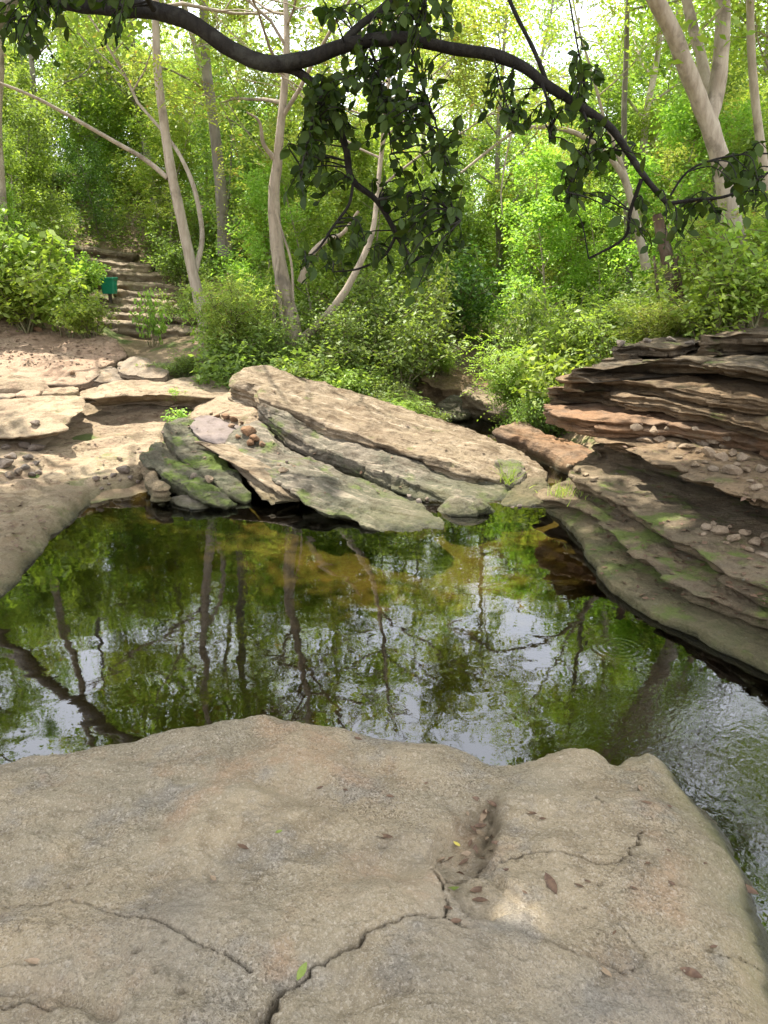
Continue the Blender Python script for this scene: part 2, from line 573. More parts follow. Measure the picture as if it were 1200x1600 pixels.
# ------------------------------------------------------------------ the ground sheet
STEP_FRONTS = [((160, 502), (300, 517), 12.2), ((172, 489), (295, 495), 12.65), ((168, 479), (268, 483), 13.05),
               ((178, 468), (265, 471), 13.45), ((180, 455), (255, 459), 13.85), ((138, 437), (285, 449), 14.35),
               ((118, 419), (262, 432), 14.95), ((92, 400), (225, 415), 15.6), ((72, 378), (205, 398), 16.3)]
ctrl = [(-1.5, 4.5, -.30), (0, 4.5, -.45), (1, 4.5, -.40), (0, 3.3, -.5), (-2, 3.2, -.3), (1.6, 3.2, -.30), (-1.2, 6, -.2),
        (0.4, 6.2, -.2), (1.1, 5.9, -.2), (2.0, 1.5, -.35), (-2.29, 4.25, -.08), (-2.45, 5.3, -.06), (-2.6, 6.4, 0), (-2.1, 6.95, 0.01),
        (-2.75, 3.4, -.08), (-3.4, 4.5, .22), (-3.5, 5.5, .28), (-3.4, 6.5, .22), (-2.9, 8.6, .36), (-3.0, 7.5, .18),
        (-4.5, 7, .42), (-4.6, 5, .6), (-2, 8.5, .36), (-1.8, 7.8, .15), (-1.0, 7.4, -.05), (-4.4, 9.2, .55), (-4.5, 10.5, .85), (-5.2, 12, 1.6),
        (-3, 10.5, .82), (-8, 10, 1.6), (-8, 16, 3), (-2.4, 15, 1.9), (-4, 20, 3.3), (-10, 25, 5), (-7, 6, 1.0),
        (-1.3, 11, 1.0), (-1.5, 9.5, .5), (0, 10.5, .55), (-.5, 13, 1.3), (1.2, 10, -.25), (1.3, 12.0, -.1), (.8, 17, .6), (0, 25, 1.6),
        (1.2, 7.6, -.25), (.3, 7.5, -.15), (-.8, 8.4, .1), (.4, 9, 0.0), (1.4, 8.9, -.25), (2.3, 9.4, .3),
        (2.0, 7.6, .0), (2.6, 7.6, .35), (3.2, 8.4, 1.05), (4, 8, 1.25), (5, 7, 1.35), (2.7, 11, .8), (4, 12, 1.5), (7, 10, 2.0),
        (3, 16, 1.6), (8, 18, 2.8), (6, 25, 3.2), (12, 25, 4.6), (1.8, 5.2, -.1), (2.3, 4.2, -.05), (2.2, 6.0, .0), (2.9, 5.0, .15), (3.1, 6.2, .4),
        (4.2, 6.0, 1.0), (5, 4.5, 1.1), (3.8, 3.5, .5), (3.2, 2, .2), (6, 2, 1.2), (2.4, 3.0, -.1),
        (0, 0, -.05), (0, 1.8, -.2), (0, -4, .5), (-5, 0, .5), (4, -4, .8), (-4, -6, .9), (1.6, -1, -.2), (0, -12, 1.5), (-12, -4, 1.6), (12, -4, 2.2)]
for a, b, Y in STEP_FRONTS:
    p = at((a[0] + b[0]) / 2, (a[1] + b[1]) / 2, Y + 0.25)
    ctrl.append((p[0], p[1], p[2] - 0.16))
ctrl = np.array(ctrl)


def _tps(r2):
    return np.where(r2 > 1e-12, 0.5 * r2 * np.log(np.maximum(r2, 1e-12)), 0)


n = len(ctrl)
K = _tps(((ctrl[:, None, :2] - ctrl[None, :, :2]) ** 2).sum(-1)) + np.eye(n) * 0.02
A = np.zeros((n + 3, n + 3))
A[:n, :n] = K
A[:n, n] = 1
A[:n, n + 1:] = ctrl[:, :2]
A[n:, :n] = A[:n, n:].T
TPS = np.linalg.solve(A, np.concatenate([ctrl[:, 2], np.zeros(3)]))


def H0(x, y):
    x, y = np.asarray(x, float), np.asarray(y, float)
    sh = np.broadcast(x, y).shape
    xf, yf = np.broadcast_to(x, sh).ravel(), np.broadcast_to(y, sh).ravel()
    r = np.hypot(xf, yf - 8)
    k = np.minimum(1, 24 / np.maximum(r, 1e-6))
    xs, ys = xf * k, 8 + (yf - 8) * k
    out = np.zeros(len(xf))
    for i in range(0, len(xf), 20000):
        q = np.stack([xs[i:i + 20000], ys[i:i + 20000]], 1)
        out[i:i + 20000] = _tps(((q[:, None] - ctrl[None, :, :2]) ** 2).sum(-1)) @ TPS[:n] + TPS[n] + q @ TPS[n + 1:]
    w = sstep(24, 60, r)
    out = out * (1 - w) + 5.5 * w
    return out.reshape(sh)


def H(x, y):
    x, y = np.asarray(x, float), np.asarray(y, float)
    p = np.stack([x, y, np.zeros_like(x)], -1)
    far = sstep(4, 14, np.hypot(x, y - 6))
    return H0(x, y) + fbm(p * 0.5, 3) * 0.22 * far + fbm(p * 2.3, 4) * 0.03


def grid_mesh(name, xs, ys, zf, keep=None):
    X, Y = np.meshgrid(xs, ys)
    Z = zf(X, Y)
    V = np.stack([X, Y, Z], -1).reshape(-1, 3)
    nx, ny = len(xs), len(ys)
    idx = np.arange(nx * ny).reshape(ny, nx)
    F = np.stack([idx[:-1, :-1], idx[:-1, 1:], idx[1:, 1:], idx[1:, :-1]], -1).reshape(-1, 4)
    if keep is not None:
        F = F[keep(X, Y)[:-1, :-1].ravel()]
    return V, F


gx = np.concatenate([-np.geomspace(9, 220, 26)[::-1], np.arange(-8.8, 8.81, 0.1), np.geomspace(9, 220, 26)])
gy = np.concatenate([-np.geomspace(2.2, 200, 24)[::-1], np.arange(-2, 18.01, 0.1), np.geomspace(18.3, 260, 46)])
V, F = grid_mesh('ground', gx, gy, H)
tag(new_obj('ground', mesh_uniform('ground', V, F), M['ground']), kind='structure')

# water sheet: covers pool, outflow and the reach of the stream behind the slab
wx = np.linspace(-4.2, 3.6, 40)
wy = np.linspace(-3.0, 13.5, 60)
V, F = grid_mesh('water', wx, wy, lambda x, y: np.zeros_like(x))
tag(new_obj('water', mesh_uniform('water', V, F), M['water']), kind='structure')

# ------------------------------------------------------------------ rock builders


def closed_curve(P, n):
    """Catmull-Rom through a closed outline, resampled to n points."""
    P = np.asarray(P, float)
    m = len(P)
    tt = np.linspace(0, 1, 12, endpoint=False)[:, None]
    out = []
    for i in range(m):
        a, b, c, d = P[i - 1], P[i], P[(i + 1) % m], P[(i + 2) % m]
        out.append(0.5 * (2 * b + (c - a) * tt + (2 * a - 5 * b + 4 * c - d) * tt ** 2 + (3 * b - a - 3 * c + d) * tt ** 3))
    Q = np.concatenate(out)
    Q = np.vstack([Q, Q[:1]])
    s = np.concatenate([[0], np.cumsum(np.linalg.norm(np.diff(Q, axis=0), axis=1))])
    u = np.linspace(0, s[-1], n, endpoint=False)
    return np.stack([np.interp(u, s, Q[:, k]) for k in range(3)], 1)


def slab_geometry(top, thick, seed=0, n=150, rings=16, levels=11, under=0.12, rough=0.02, edge=0.05, lam=0.05,
                  bulge=0.02, round_=0.03, strata=0.045, vertical=False, flake=0.006, block=0.02, cell=0.35, efreq=1.1, wobble=0.025):
    rs = np.random.RandomState(seed)
    off = rs.uniform(-50, 50, 3)
    P = closed_curve(top, n)
    c = P.mean(0)
    _, _, vt = np.linalg.svd(P - c)
    nr = vt[2]
    if nr[2] < 0: nr = -nr
    if vertical: nr = np.array([0, 0, 1.0])
    # outward direction in the plane of the slab
    tan = np.roll(P, -1, 0) - np.roll(P, 1, 0)
    outw = np.cross(tan, nr)
    outw /= np.linalg.norm(outw, axis=1)[:, None] + 1e-9
    if ((P - c) * outw).sum() < 0: outw = -outw
    for _ in range(3): outw = (np.roll(outw, 1, 0) + outw + np.roll(outw, -1, 0)) / 3
    arc = np.concatenate([[0], np.cumsum(np.linalg.norm(np.diff(P, axis=0), axis=1))])

    def blocky(bed):
        rb_ = np.random.RandomState(seed * 97 + bed + 11)
        cuts = np.cumsum(cell * rb_.uniform(0.35, 1.7, int(arc[-1] / (cell * 0.35)) + 3))
        offs = rb_.normal(0, block, len(cuts) + 1)
        ci = np.searchsorted(cuts, arc)
        v_ = offs[ci].copy()
        v_[np.flatnonzero(np.diff(ci))] -= block * 1.6
        return (np.roll(v_, 1) + 2 * v_ + np.roll(v_, -1)) / 4

    blk0 = blocky(0)
    e = fbm(P * efreq + off, 5, gain=0.5) * edge + blk0
    P = P + outw * e[:, None]
    # spine for the inner rings
    ax = vt[0]
    ext = ((P - c) @ ax)
    half = 0.62 * (ext.max() - ext.min()) / 2
    wid = np.ptp((P - c) @ vt[1])
    half = max(0, half - wid * 0.3)
    inner = c + np.clip(ext, -half, half)[:, None] * ax
    layers = []
    ss = np.linspace(1, 0, rings) ** 0.85
    for k, s in enumerate(ss):
        q = inner + (P - inner) * s
        zoff = bulge * (1 - s ** 2)
        if k == 0:
            q = q - outw * round_ * 0.25
            zoff -= round_ * 0.12
        layers.append(q + nr * zoff)
    layers = layers[::-1]
    lo, sd = strata, off[0]
    for k in range(1, levels + 1):
        f = k / levels
        dpt = thick * f
        wob = perlin(P * 0.9 + off + 9) * wobble
        lm = 1.2 * perlin(np.stack([np.full(n, sd), np.full(n, 3.3), (dpt + wob) / lo], 1)) + 0.6 * perlin(
            np.stack([P[:, 0] * 2, P[:, 1] * 2, (dpt + wob) / (lo * 0.45)], 1))
        blk = perlin(np.stack([P[:, 0] * 2.3, P[:, 1] * 2.3, np.full(n, sd + (dpt // (lo * 2)) * 3.1)], 1))
        ins = under * f ** 1.4 - lam * lm - lam * 0.4 * np.abs(blk) + blk0 - blocky(int(dpt / (lo * 1.5))) + round_ * (0.0 if k > 1 else -0.1)
        layers.append(P - outw * ins[:, None] - nr * dpt)
    layers.append(inner + (P - inner) * 0.3 - nr * thick * 0.98)
    V = np.concatenate(layers)
    L = len(layers)
    V = V + (np.stack([fbm(V * 3.1 + off, 4), fbm(V * 3.1 + off + 31, 4), fbm(V * 3.1 + off + 67, 4)], 1)) * rough
    V = V + np.stack([fbm(V * 11 + off + 7 * k_, 3) for k_ in range(3)], 1) * rough * 0.32
    V = V + nr * (fbm(np.stack([V[:, 0] * 4, V[:, 1] * 4, V[:, 2] * 14], 1) + off, 4) * rough * 0.5)[:, None]
    ntop = rings * n
    T_ = V[:ntop]
    fl = fbm(np.stack([(T_ - c) @ ax * 0.9, (T_ - c) @ vt[1] * 3.0, np.full(ntop, sd)], 1), 4) * 4.0
    fq = np.floor(fl) + sstep(0.75, 1.0, fl - np.floor(fl))
    V[:ntop] = T_ + nr * (fq * flake)[:, None]
    F = []
    ar = np.arange(n)
    nx_ = np.roll(ar, -1)
    for k in range(L - 1):
        a, b = k * n, (k + 1) * n
        F.append(np.stack([a + ar, b + ar, b + nx_, a + nx_], 1))
    F = np.concatenate(F)
    # orient outwards
    v0, v1, v2 = V[F[-n, 0]], V[F[-n, 1]], V[F[-n, 2]]
    mid = (L - 6) * n
    fn = np.cross(V[mid + n] - V[mid], V[mid + 1] - V[mid])
    if fn @ outw[0] > 0: pass
    cap = [list(ar[::-1])]
    return V, F, n, nr


def rock_obj(name, V, F, mat, parent=None, loc=None):
    V = np.asarray(V)
    if parent is not None:
        o = np.array(parent.matrix_world.translation if False else parent['_o'])
        me = mesh_uniform(name, V - o, F)
        ob = new_obj(name, me, mat, (0, 0, 0), parent)
    else:
        o = V.mean(0).copy()
        o[2] = V[:, 2].min()
        me = mesh_uniform(name, V - o, F)
        ob = new_obj(name, me, mat, tuple(o))
    import bmesh
    bm = bmesh.new()
    bm.from_mesh(me)
    bmesh.ops.remove_doubles(bm, verts=bm.verts, dist=1e-5)
    bmesh.ops.recalc_face_normals(bm, faces=bm.faces)
    bm.to_mesh(me)
    bm.free()
    return ob


def slab(name, top, thick, mat, label=None, cat='rock', group=None, parent=None, **kw):
    V, F, n_, nr = slab_geometry(pts(top) if not isinstance(top, np.ndarray) else top, thick, **kw)
    o = rock_obj(name, V, F, M[mat], parent)
    if label: tag(o, label, cat, group)
    return o


# ------------------------------------------------------------------ foreground slab
front_edge = [(-330, 1290), (-160, 1240), (-80, 1222), (0, 1205), (60, 1190), (130, 1180), (200, 1165), (270, 1148), (350, 1133), (430, 1126),
              (500, 1134), (560, 1150), (640, 1165), (710, 1180), (760, 1196), (800, 1194), (850, 1184), (905, 1178), (932, 1188),
              (952, 1202), (972, 1190), (1005, 1176), (1040, 1188), (1075, 1228), (1115, 1285), (1150, 1330), (1180, 1390), (1200, 1450), (1225, 1600)]
fe = np.array([at(a, b, z=0.03)[:2] for a, b in front_edge])
poly = np.vstack([fe, [(1.05, 0.6), (0.95, -0.8), (0.6, -2.6), (-2.2, -2.6), (-2.9, 0.2), (-2.7, 1.6)]])


def seg_dist(X, Y, poly, closed=True):
    m = len(poly)
    D = np.full(X.shape, 1e9)
    for i in range(m if closed else m - 1):
        a, b = poly[i], poly[(i + 1) % m]
        ab = b - a
        tt = np.clip(((X - a[0]) * ab[0] + (Y - a[1]) * ab[1]) / (ab @ ab + 1e-12), 0, 1)
        D = np.minimum(D, np.hypot(X - a[0] - tt * ab[0], Y - a[1] - tt * ab[1]))
    return D


def inside(X, Y, poly):
    r = np.zeros(X.shape, bool)
    j = len(poly) - 1
    for i in range(len(poly)):
        xi, yi, xj, yj = poly[i, 0], poly[i, 1], poly[j, 0], poly[j, 1]
        r ^= ((yi > Y) != (yj > Y)) & (X < (xj - xi) * (Y - yi) / (yj - yi + 1e-12) + xi)
        j = i
    return r


CRACKS = [([(408, 1612), (422, 1580), (440, 1558), (470, 1535), (505, 1512), (540, 1492), (580, 1470), (620, 1455), (655, 1450), (690, 1447)], 0.008, 0.06),
          ([(404, 1625), (420, 1585), (432, 1565), (448, 1553)], 0.022, 0.08),
          ([(-20, 1403), (30, 1406), (110, 1407), (140, 1417), (180, 1436), (230, 1450), (270, 1468), (300, 1488), (350, 1505), (392, 1535)], 0.0038, 0.02),
          ([(690, 1447), (697, 1430), (692, 1405), (688, 1390), (675, 1365), (700, 1352), (735, 1345), (760, 1320)], 0.006, 0.03),
          ([(700, 1446), (725, 1455)], 0.005, 0.02),
          ([(775, 1330), (810, 1318), (835, 1312), (880, 1318), (920, 1328), (965, 1332), (990, 1322), (980, 1308), (1000, 1300), (1003, 1280)], 0.0045, 0.026),
          ([(1130, 1447), (1175, 1440), (1200, 1444)], 0.005, 0.02),
          ([(945, 1240), (935, 1228), (958, 1222)], 0.006, 0.02),
          ([(0, 1575), (40, 1560), (80, 1580), (130, 1577)], 0.006, 0.02),
          ([(480, 1248), (560, 1252), (610, 1262)], 0.004, 0.008),
          ([(850, 1455), (890, 1475), (930, 1480), (970, 1495)], 0.009, 0.014),
          ([(1000, 1490), (1010, 1460), (970, 1420)], 0.006, 0.008)]
PITS = [(58, 1293, .014), (110, 1373, .013), (141, 1369, .009), (166, 1353, .006), (217, 1497, .012), (260, 1486, .008), (28, 1457, .009), (247, 1534, .008),
        (283, 1563, .012), (333, 1374, .012), (240, 1278, .006), (328, 1234, .004), (938, 1359, .012), (1113, 1437, .013), (205, 1310, .005),
        (598, 1312, .012), (990, 1488, .009), (915, 1395, .007), (1060, 1390, .006), (905, 1400, .006), (470, 1390, .006)]
CW = at(690, 1400, z=0.24)
xs = np.concatenate([np.arange(-3.2, -1.6, 0.03), np.arange(-1.6, 1.5, 0.005), np.arange(1.5, 1.9, 0.03)])
ys = np.concatenate([np.arange(-2.9, 0.9, 0.05), np.arange(0.9, 3.25, 0.005), np.arange(3.25, 3.5, 0.03)])
X, Y = np.meshgrid(xs, ys)
p3 = np.stack([X, Y, np.zeros_like(X)], -1)
wx_ = fbm(p3 * 3.0 + 5, 4) * 0.035
wy_ = fbm(p3 * 3.0 + 55, 4) * 0.035
D = seg_dist(X + wx_, Y + wy_, poly)
D = np.where(inside(X + wx_, Y + wy_, poly), D, -D)
rt = sstep(0.75, 1.15, X) * sstep(3.0, 2.4, Y)
Zr = np.where(D > 0, 0.015 + (0.10 - 0.04 * rt) * (1 - np.exp(-D / 0.07)) + 0.17 * (1 - np.exp(-D / 0.75)), 0.015 + D * (2.2 - 1.5 * rt))
Zr = np.maximum(Zr, -0.5)
inn = sstep(0, 0.25, D)
Zr = Zr + inn * (fbm(p3 * 1.5 + 3, 3) * 0.045 + fbm(p3 * 4.6 + 8, 4) * 0.016)
Zr = Zr + fbm(p3 * 18 + 8, 4) * 0.0032 + fbm(p3 * 60 + 3, 2) * 0.0016
chp = fbm(p3 * np.array([2.6, 5.0, 1]) + 21, 4)
cq = chp * 3
Zr = Zr + (np.floor(cq) + sstep(0.82, 1.0, cq - np.floor(cq))) * 0.006
# soft worn steps across the stone
for line, hgt, w in (([(640, 1320), (600, 1380), (560, 1330), (520, 1240), (420, 1220)], 0.02, 0.05), ([(250, 1380), (270, 1260), (230, 1215)], 0.016, 0.04),
                     ([(0, 1545), (90, 1570), (200, 1600)], 0.03, 0.03)):
    L = np.array([at(a, b, z=0.22)[:2] for a, b in line])
    d = seg_dist(X + wx_ * 1.5, Y + wy_ * 1.5, L, False)
    Zr -= hgt * np.exp(-(d / w) ** 2)
# the hollow with debris: sharp left wall, floor dropping to the right
hol = np.array([at(a, b, z=0.23)[:2] for a, b in [(655, 1320), (690, 1260), (725, 1228), (775, 1225), (785, 1265), (772, 1330), (790, 1375), (840, 1400), (800, 1430), (710, 1440), (678, 1400)]])
dh = seg_dist(X + wx_, Y + wy_, hol)
dh = np.where(inside(X + wx_, Y + wy_, hol), dh, -dh)
hw = 1 - 0.75 * sstep(CW[0] + 0.06, CW[0] + 0.28, X)
hj = fbm(p3 * 14 + 31, 4) * 0.02
Zr -= 0.055 * hw * sstep(-0.006, 0.022, dh + hj)
Zr += sstep(0.0, 0.03, dh) * fbm(p3 * 22 + 9, 4) * 0.006
deep = np.array([at(a, b, z=0.2)[:2] for a, b in [(772, 1240), (770, 1265), (762, 1290), (750, 1310)]])
dd = seg_dist(X + wx_ * .6, Y + wy_ * .6, deep, False)
Zr -= 0.03 * np.exp(-(dd / 0.016) ** 2) * (0.6 + 0.8 * np.abs(fbm(p3 * 14, 2)))
soil = 0.9 * np.exp(-((dd + fbm(p3 * 16, 3) * 0.03) / 0.05) ** 2) + 0.5 * np.exp(-(seg_dist(X + wx_, Y + wy_, np.array([at(a, b, z=0.2)[:2] for a, b in [(700, 1430), (690, 1350), (750, 1330)]]), False) / 0.03) ** 2)
for line, w, dep in CRACKS:
    L = np.array([at(a, b, z=0.23)[:2] for a, b in line])
    jit = fbm(p3 * 22 + 12, 3) * 0.012
    d = seg_dist(X + jit, Y - jit * 0.8, L, False)
    ww = 0.5 * w * (0.45 + 1.9 * np.abs(fbm(p3 * 7 + 77, 3)))
    Zr -= dep * np.exp(-(d / ww) ** 4)
    Zr -= dep * 0.10 * np.exp(-(d / (ww * 4)) ** 2)
rs = np.random.RandomState(5)
pit_list = [(at(a, b, z=0.24)[:2], r) for a, b, r in PITS]
for _ in range(110):
    a, b = rs.uniform(0, 1150), 1180 + 420 * rs.uniform() ** 0.8
    pit_list.append((at(a, b, z=0.24)[:2], rs.uniform(0.002, 0.0055)))
for q, r in pit_list:
    m_ = (np.abs(X - q[0]) < r * 4) & (np.abs(Y - q[1]) < r * 4)
    if m_.any():
        dx, dy = X[m_] - q[0], (Y[m_] - q[1]) * 1.2
        Zr[m_] -= 1.3 * r * np.exp(-((dx * dx + dy * dy) / (r * r)) ** 2)
V = np.stack([X, Y, Zr], -1).reshape(-1, 3)
nx, ny = len(xs), len(ys)
idx = np.arange(nx * ny).reshape(ny, nx)
F = np.stack([idx[:-1, :-1], idx[:-1, 1:], idx[1:, 1:], idx[1:, :-1]], -1)
F = F[(D > -0.3)[:-1, :-1]]
o0 = np.array([0, 1.8, -0.4])
me = mesh_uniform('rock_slab', V - o0, F.reshape(-1, 4))
at1 = me.attributes.new('soil', 'FLOAT', 'POINT')
at1.data.foreach_set('value', np.clip(soil, 0, 1).ravel().astype(np.float32))
alg = np.exp(-np.clip(D, 0, 9) / 0.05) * 0.55 + rt * np.exp(-np.clip(D, 0, 9) / 0.12)
at2 = me.attributes.new('algae', 'FLOAT', 'POINT')
at2.data.foreach_set('value', np.clip(alg, 0, 1).ravel().astype(np.float32))
tag(new_obj('rock_slab', me, M['front'], tuple(o0)), 'broad cracked grey tan rock slab filling the foreground beside the pool', 'rock')


def front_z(x, y):
    i = np.clip(np.searchsorted(xs, x), 0, nx - 1)
    j = np.clip(np.searchsorted(ys, y), 0, ny - 1)
    return float(Zr[j, i])


# ------------------------------------------------------------------ left bank: bedrock shelf and ledges
shelf_poly = np.array([at(a, b, z=z)[:2] for a, b, z in [(-260, 1030, 0), (-60, 985, 0), (0, 950, 0), (60, 880, 0), (110, 822, 0), (140, 785, 0), (175, 768, 0), (215, 755, .05), (240, 730, .1),
                       (262, 690, .2), (300, 640, .35), (330, 622, .45), (250, 608, .5), (120, 600, .5), (-120, 605, .5), (-420, 640, .7)]])


def shelf_z(x, y):
    q = np.stack([x, y, np.zeros_like(x)], -1)
    d = seg_dist(x, y, shelf_poly)
    d = np.where(inside(x, y, shelf_poly), d, -d)
    base = H0(x, y)
    # worn shallow terraces along the bedding
    ter = base + 0.25 * fbm(q * 0.6 + 4, 2) * 0.4
    stp = 0.075
    k = ter / stp
    tread = (np.floor(k) + sstep(0.55, 1.0, k - np.floor(k))) * stp - ter
    z = base + 0.045 + 0.07 * sstep(0.12, -0.05, base) * sstep(-0.06, 0.2, d) + 0.75 * tread * sstep(0.03, 0.15, base) + fbm(q * 2.2, 4) * 0.028 + fbm(q * 9, 4) * 0.010
    d = d + fbm(q * 3.5 + 3, 4) * 0.09
    return z - 0.34 * sstep(0.10, -0.30, d)


V, F = grid_mesh('rock_shelf', np.arange(-5.6, -1.2, 0.022), np.arange(2.4, 9.8, 0.025), shelf_z)
cen = np.array([-3.2, 6.5, 0])
tag(new_obj('rock_shelf', mesh_uniform('rock_shelf', V - cen, F), M['pale'], tuple(cen)),
    'pale sloping bedrock shelf on the left bank running down to the pool', 'rock')


def ledge_back(front, back):
    return front + back


slab('rock_ledge', [(-60, 583, 9.2), (0, 586, 9.25), (40, 595, 9.2), (80, 602, 9.15), (115, 601, 9.15), (150, 590, 9.3), (166, 576, 9.6), (192, 562, 10.0),
                    (180, 535, 10.6), (120, 520, 11.0), (60, 510, 11.2), (0, 505, 11.3), (-80, 500, 11.4), (-160, 530, 10.4)],
     0.26, 'earth_ledge', 'reddish earthy ledge sloping down under the bright left shrubs, with undercut lip', 'rock', seed=3, under=0.22, edge=0.08, rough=0.03, lam=0.05)
slab('rock_slab', [(-70, 588, 8.95), (0, 584, 9.05), (45, 589, 9.1), (72, 603, 8.9), (62, 612, 8.75), (20, 609, 8.75), (-30, 604, 8.75), (-70, 602, 8.8)],
     0.12, 'pale', 'rounded pinkish rock slab tucked under the earthy ledge at the left edge', 'rock', seed=5, under=0.08, edge=0.03, rough=0.02, n=110)
for i, (x0, x1, lab) in enumerate([(-45, 24, 'leftmost of the three squared stone blocks below the rounded slab'), (27, 64, 'middle one of the three squared stone blocks on the left bank'),
                                   (68, 121, 'rightmost of the three squared stone blocks, its pale face cracked')]):
    yt = [618, 614, 611][i]
    slab('stone_block', [(x0, yt + 6, 8.45), (x0 + 4, yt - 3, 8.8), (x1 - 3, yt - 6, 8.85), (x1, yt + 1, 8.55), ((x0 + x1) / 2, yt + 5, 8.45)], 0.17, ['rubble', 'earth_ledge', 'pale'][i],
         lab, 'rock', 'squared stone blocks on the left bank', seed=20 + i, under=0.03, edge=0.02, rough=0.018, lam=0.02, n=90, round_=0.02)
slab('rock_ledge', [(112, 617, 8.6), (150, 603, 8.95), (200, 592, 9.3), (262, 597, 9.3), (320, 610, 9.05), (336, 621, 8.75), (300, 620, 8.6), (240, 617, 8.55), (180, 619, 8.5), (140, 622, 8.45)],
     0.16, 'pale', 'long flat sunlit ledge with a black shadow line under its front lip', 'rock', seed=8, under=0.30, edge=0.04, rough=0.018, lam=0.02)
slab('rock_slab', [(186, 568, 9.7), (222, 561, 10.0), (250, 568, 9.9), (266, 580, 9.6), (255, 589, 9.4), (220, 588, 9.35), (190, 584, 9.4)],
     0.2, 'rubble', 'blocky brown slab below the small leafy plant, above the sunlit ledge', 'rock', seed=9, under=0.12, edge=0.03, n=100)
slab('stone_block', [(128, 590, 9.3), (140, 580, 9.6), (172, 570, 9.8), (188, 582, 9.6), (186, 594, 9.35), (150, 597, 9.25)],
     0.25, 'rubble', 'angular brown block wedged between the earthy ledge and the sunlit ledge', 'rock', seed=10, under=0.05, edge=0.03, n=90)
slab('rock_ledge', [(-90, 640, 7.9), (20, 625, 8.3), (100, 618, 8.5), (133, 621, 8.4), (129, 638, 8.05), (108, 660, 7.65), (102, 671, 7.5), (60, 681, 7.38), (0, 683, 7.35), (-90, 685, 7.3)],
     0.13, 'pale', 'wide pale ledge with a scalloped undercut edge holding one brown stone', 'rock', seed=11, under=0.28, edge=0.07, rough=0.02, lam=0.03)
slab('rock_slab', [(255, 600, 9.2), (300, 590, 9.6), (345, 600, 9.5), (360, 615, 9.2), (330, 622, 9.0), (285, 612, 9.0)],
     0.2, 'step', 'low grey slab under tree roots between the sunlit ledge and the tilted slab', 'rock', seed=12, under=0.1, n=100)

# ------------------------------------------------------------------ the big tilted slabs in the middle
slab('tilted_slab', [(366, 592, 8.7), (385, 577, 9.0), (415, 574, 9.05), (520, 602, 9.1), (640, 640, 8.9), (705, 656, 8.55), (790, 698, 7.8), (845, 728, 7.3), (852, 742, 7.05), (815, 750, 6.88),
                     (740, 735, 6.9), (690, 716, 7.05), (600, 690, 7.35), (480, 648, 7.8), (412, 624, 8.0), (396, 606, 8.3)],
     0.22, 'slab', 'uppermost pale tilted slab dipping right towards the stream', 'rock', seed=31, n=420, rings=44, levels=16, flake=0.011, block=0.02, under=0.02, edge=0.05, rough=0.022, lam=0.05, bulge=0.03)
slab('tilted_slab', [(402, 632, 7.95), (440, 632, 8.3), (520, 660, 8.1), (640, 700, 7.6), (745, 738, 7.05), (806, 765, 6.75), (800, 790, 6.45), (740, 799, 6.3), (690, 778, 6.5),
                     (640, 757, 6.75), (560, 723, 7.15), (500, 701, 7.4), (440, 669, 7.65), (406, 648, 7.8)],
     0.22, 'mossy', 'middle tilted slab, green grey, showing between two dark seams', 'rock', seed=32, n=380, rings=34, levels=16, flake=0.009, block=0.02, under=0.03, edge=0.05, rough=0.022, lam=0.04)
slab('tilted_slab', [(352, 692, 7.45), (398, 655, 7.85), (430, 680, 7.7), (470, 712, 7.4), (540, 737, 7.05), (620, 770, 6.6), (680, 800, 6.1), (693, 832, 5.72), (662, 839, 5.6), (600, 831, 5.7),
                     (540, 811, 5.85), (490, 791, 6.02), (440, 758, 6.4), (395, 724, 6.9)],
     0.17, 'mossy', 'lowest grey green tilted slab overhanging the pool with a pointed tip', 'rock', seed=33, n=380, rings=36, levels=16, flake=0.009, block=0.02, under=0.34, edge=0.05, rough=0.024, lam=0.04)
slab('rock_slab', [(296, 662, 7.85), (312, 648, 8.2), (345, 654, 8.2), (388, 672, 7.95), (378, 690, 7.6), (342, 692, 7.45), (312, 682, 7.55)],
     0.12, 'violet', 'smooth violet grey slab left of the reddish rubble', 'rock', seed=34, n=110, under=0.06, edge=0.02, rough=0.012)
slab('rock_slab', [(306, 690, 7.35), (345, 692, 7.5), (385, 695, 7.6), (410, 715, 7.2), (445, 745, 6.7), (470, 778, 6.3), (435, 765, 6.35), (395, 738, 6.65), (352, 715, 6.95)],
     0.11, 'slab', 'long grey brown slab reaching from the violet slab down to the pool overhang', 'rock', seed=35, n=200, under=0.25, edge=0.02, rough=0.012)
slab('rock_slab', [(296, 648, 8.3), (325, 615, 8.9), (368, 612, 8.9), (405, 640, 8.2), (388, 668, 8.0), (340, 652, 8.2)],
     0.35, 'pale', 'sunlit pale block behind the reddish rubble at the head of the tilted slabs', 'rock', seed=36, n=110, under=0.05, edge=0.03)
slab('mossy_ledge', [(256, 669, 7.65), (276, 654, 8.0), (306, 664, 7.95), (335, 700, 7.55), (372, 742, 6.95), (392, 780, 6.5), (352, 770, 6.55), (312, 741, 6.85), (276, 706, 7.2)],
     0.36, 'mossy_dark', 'upper curved mossy ledge left of the tilted slabs', 'rock', seed=37, n=240, rings=22, levels=16, under=0.2, edge=0.05, rough=0.035, lam=0.05)
slab('mossy_ledge', [(230, 707, 7.15), (242, 692, 7.5), (264, 702, 7.4), (302, 738, 6.95), (352, 772, 6.5), (366, 786, 6.3), (322, 778, 6.35), (272, 748, 6.65), (240, 724, 6.9)],
     0.34, 'mossy_dark', 'lower curved mossy ledge dipping into the pool corner', 'rock', seed=38, n=240, rings=22, levels=16, under=0.2, edge=0.05, rough=0.035, lam=0.05)
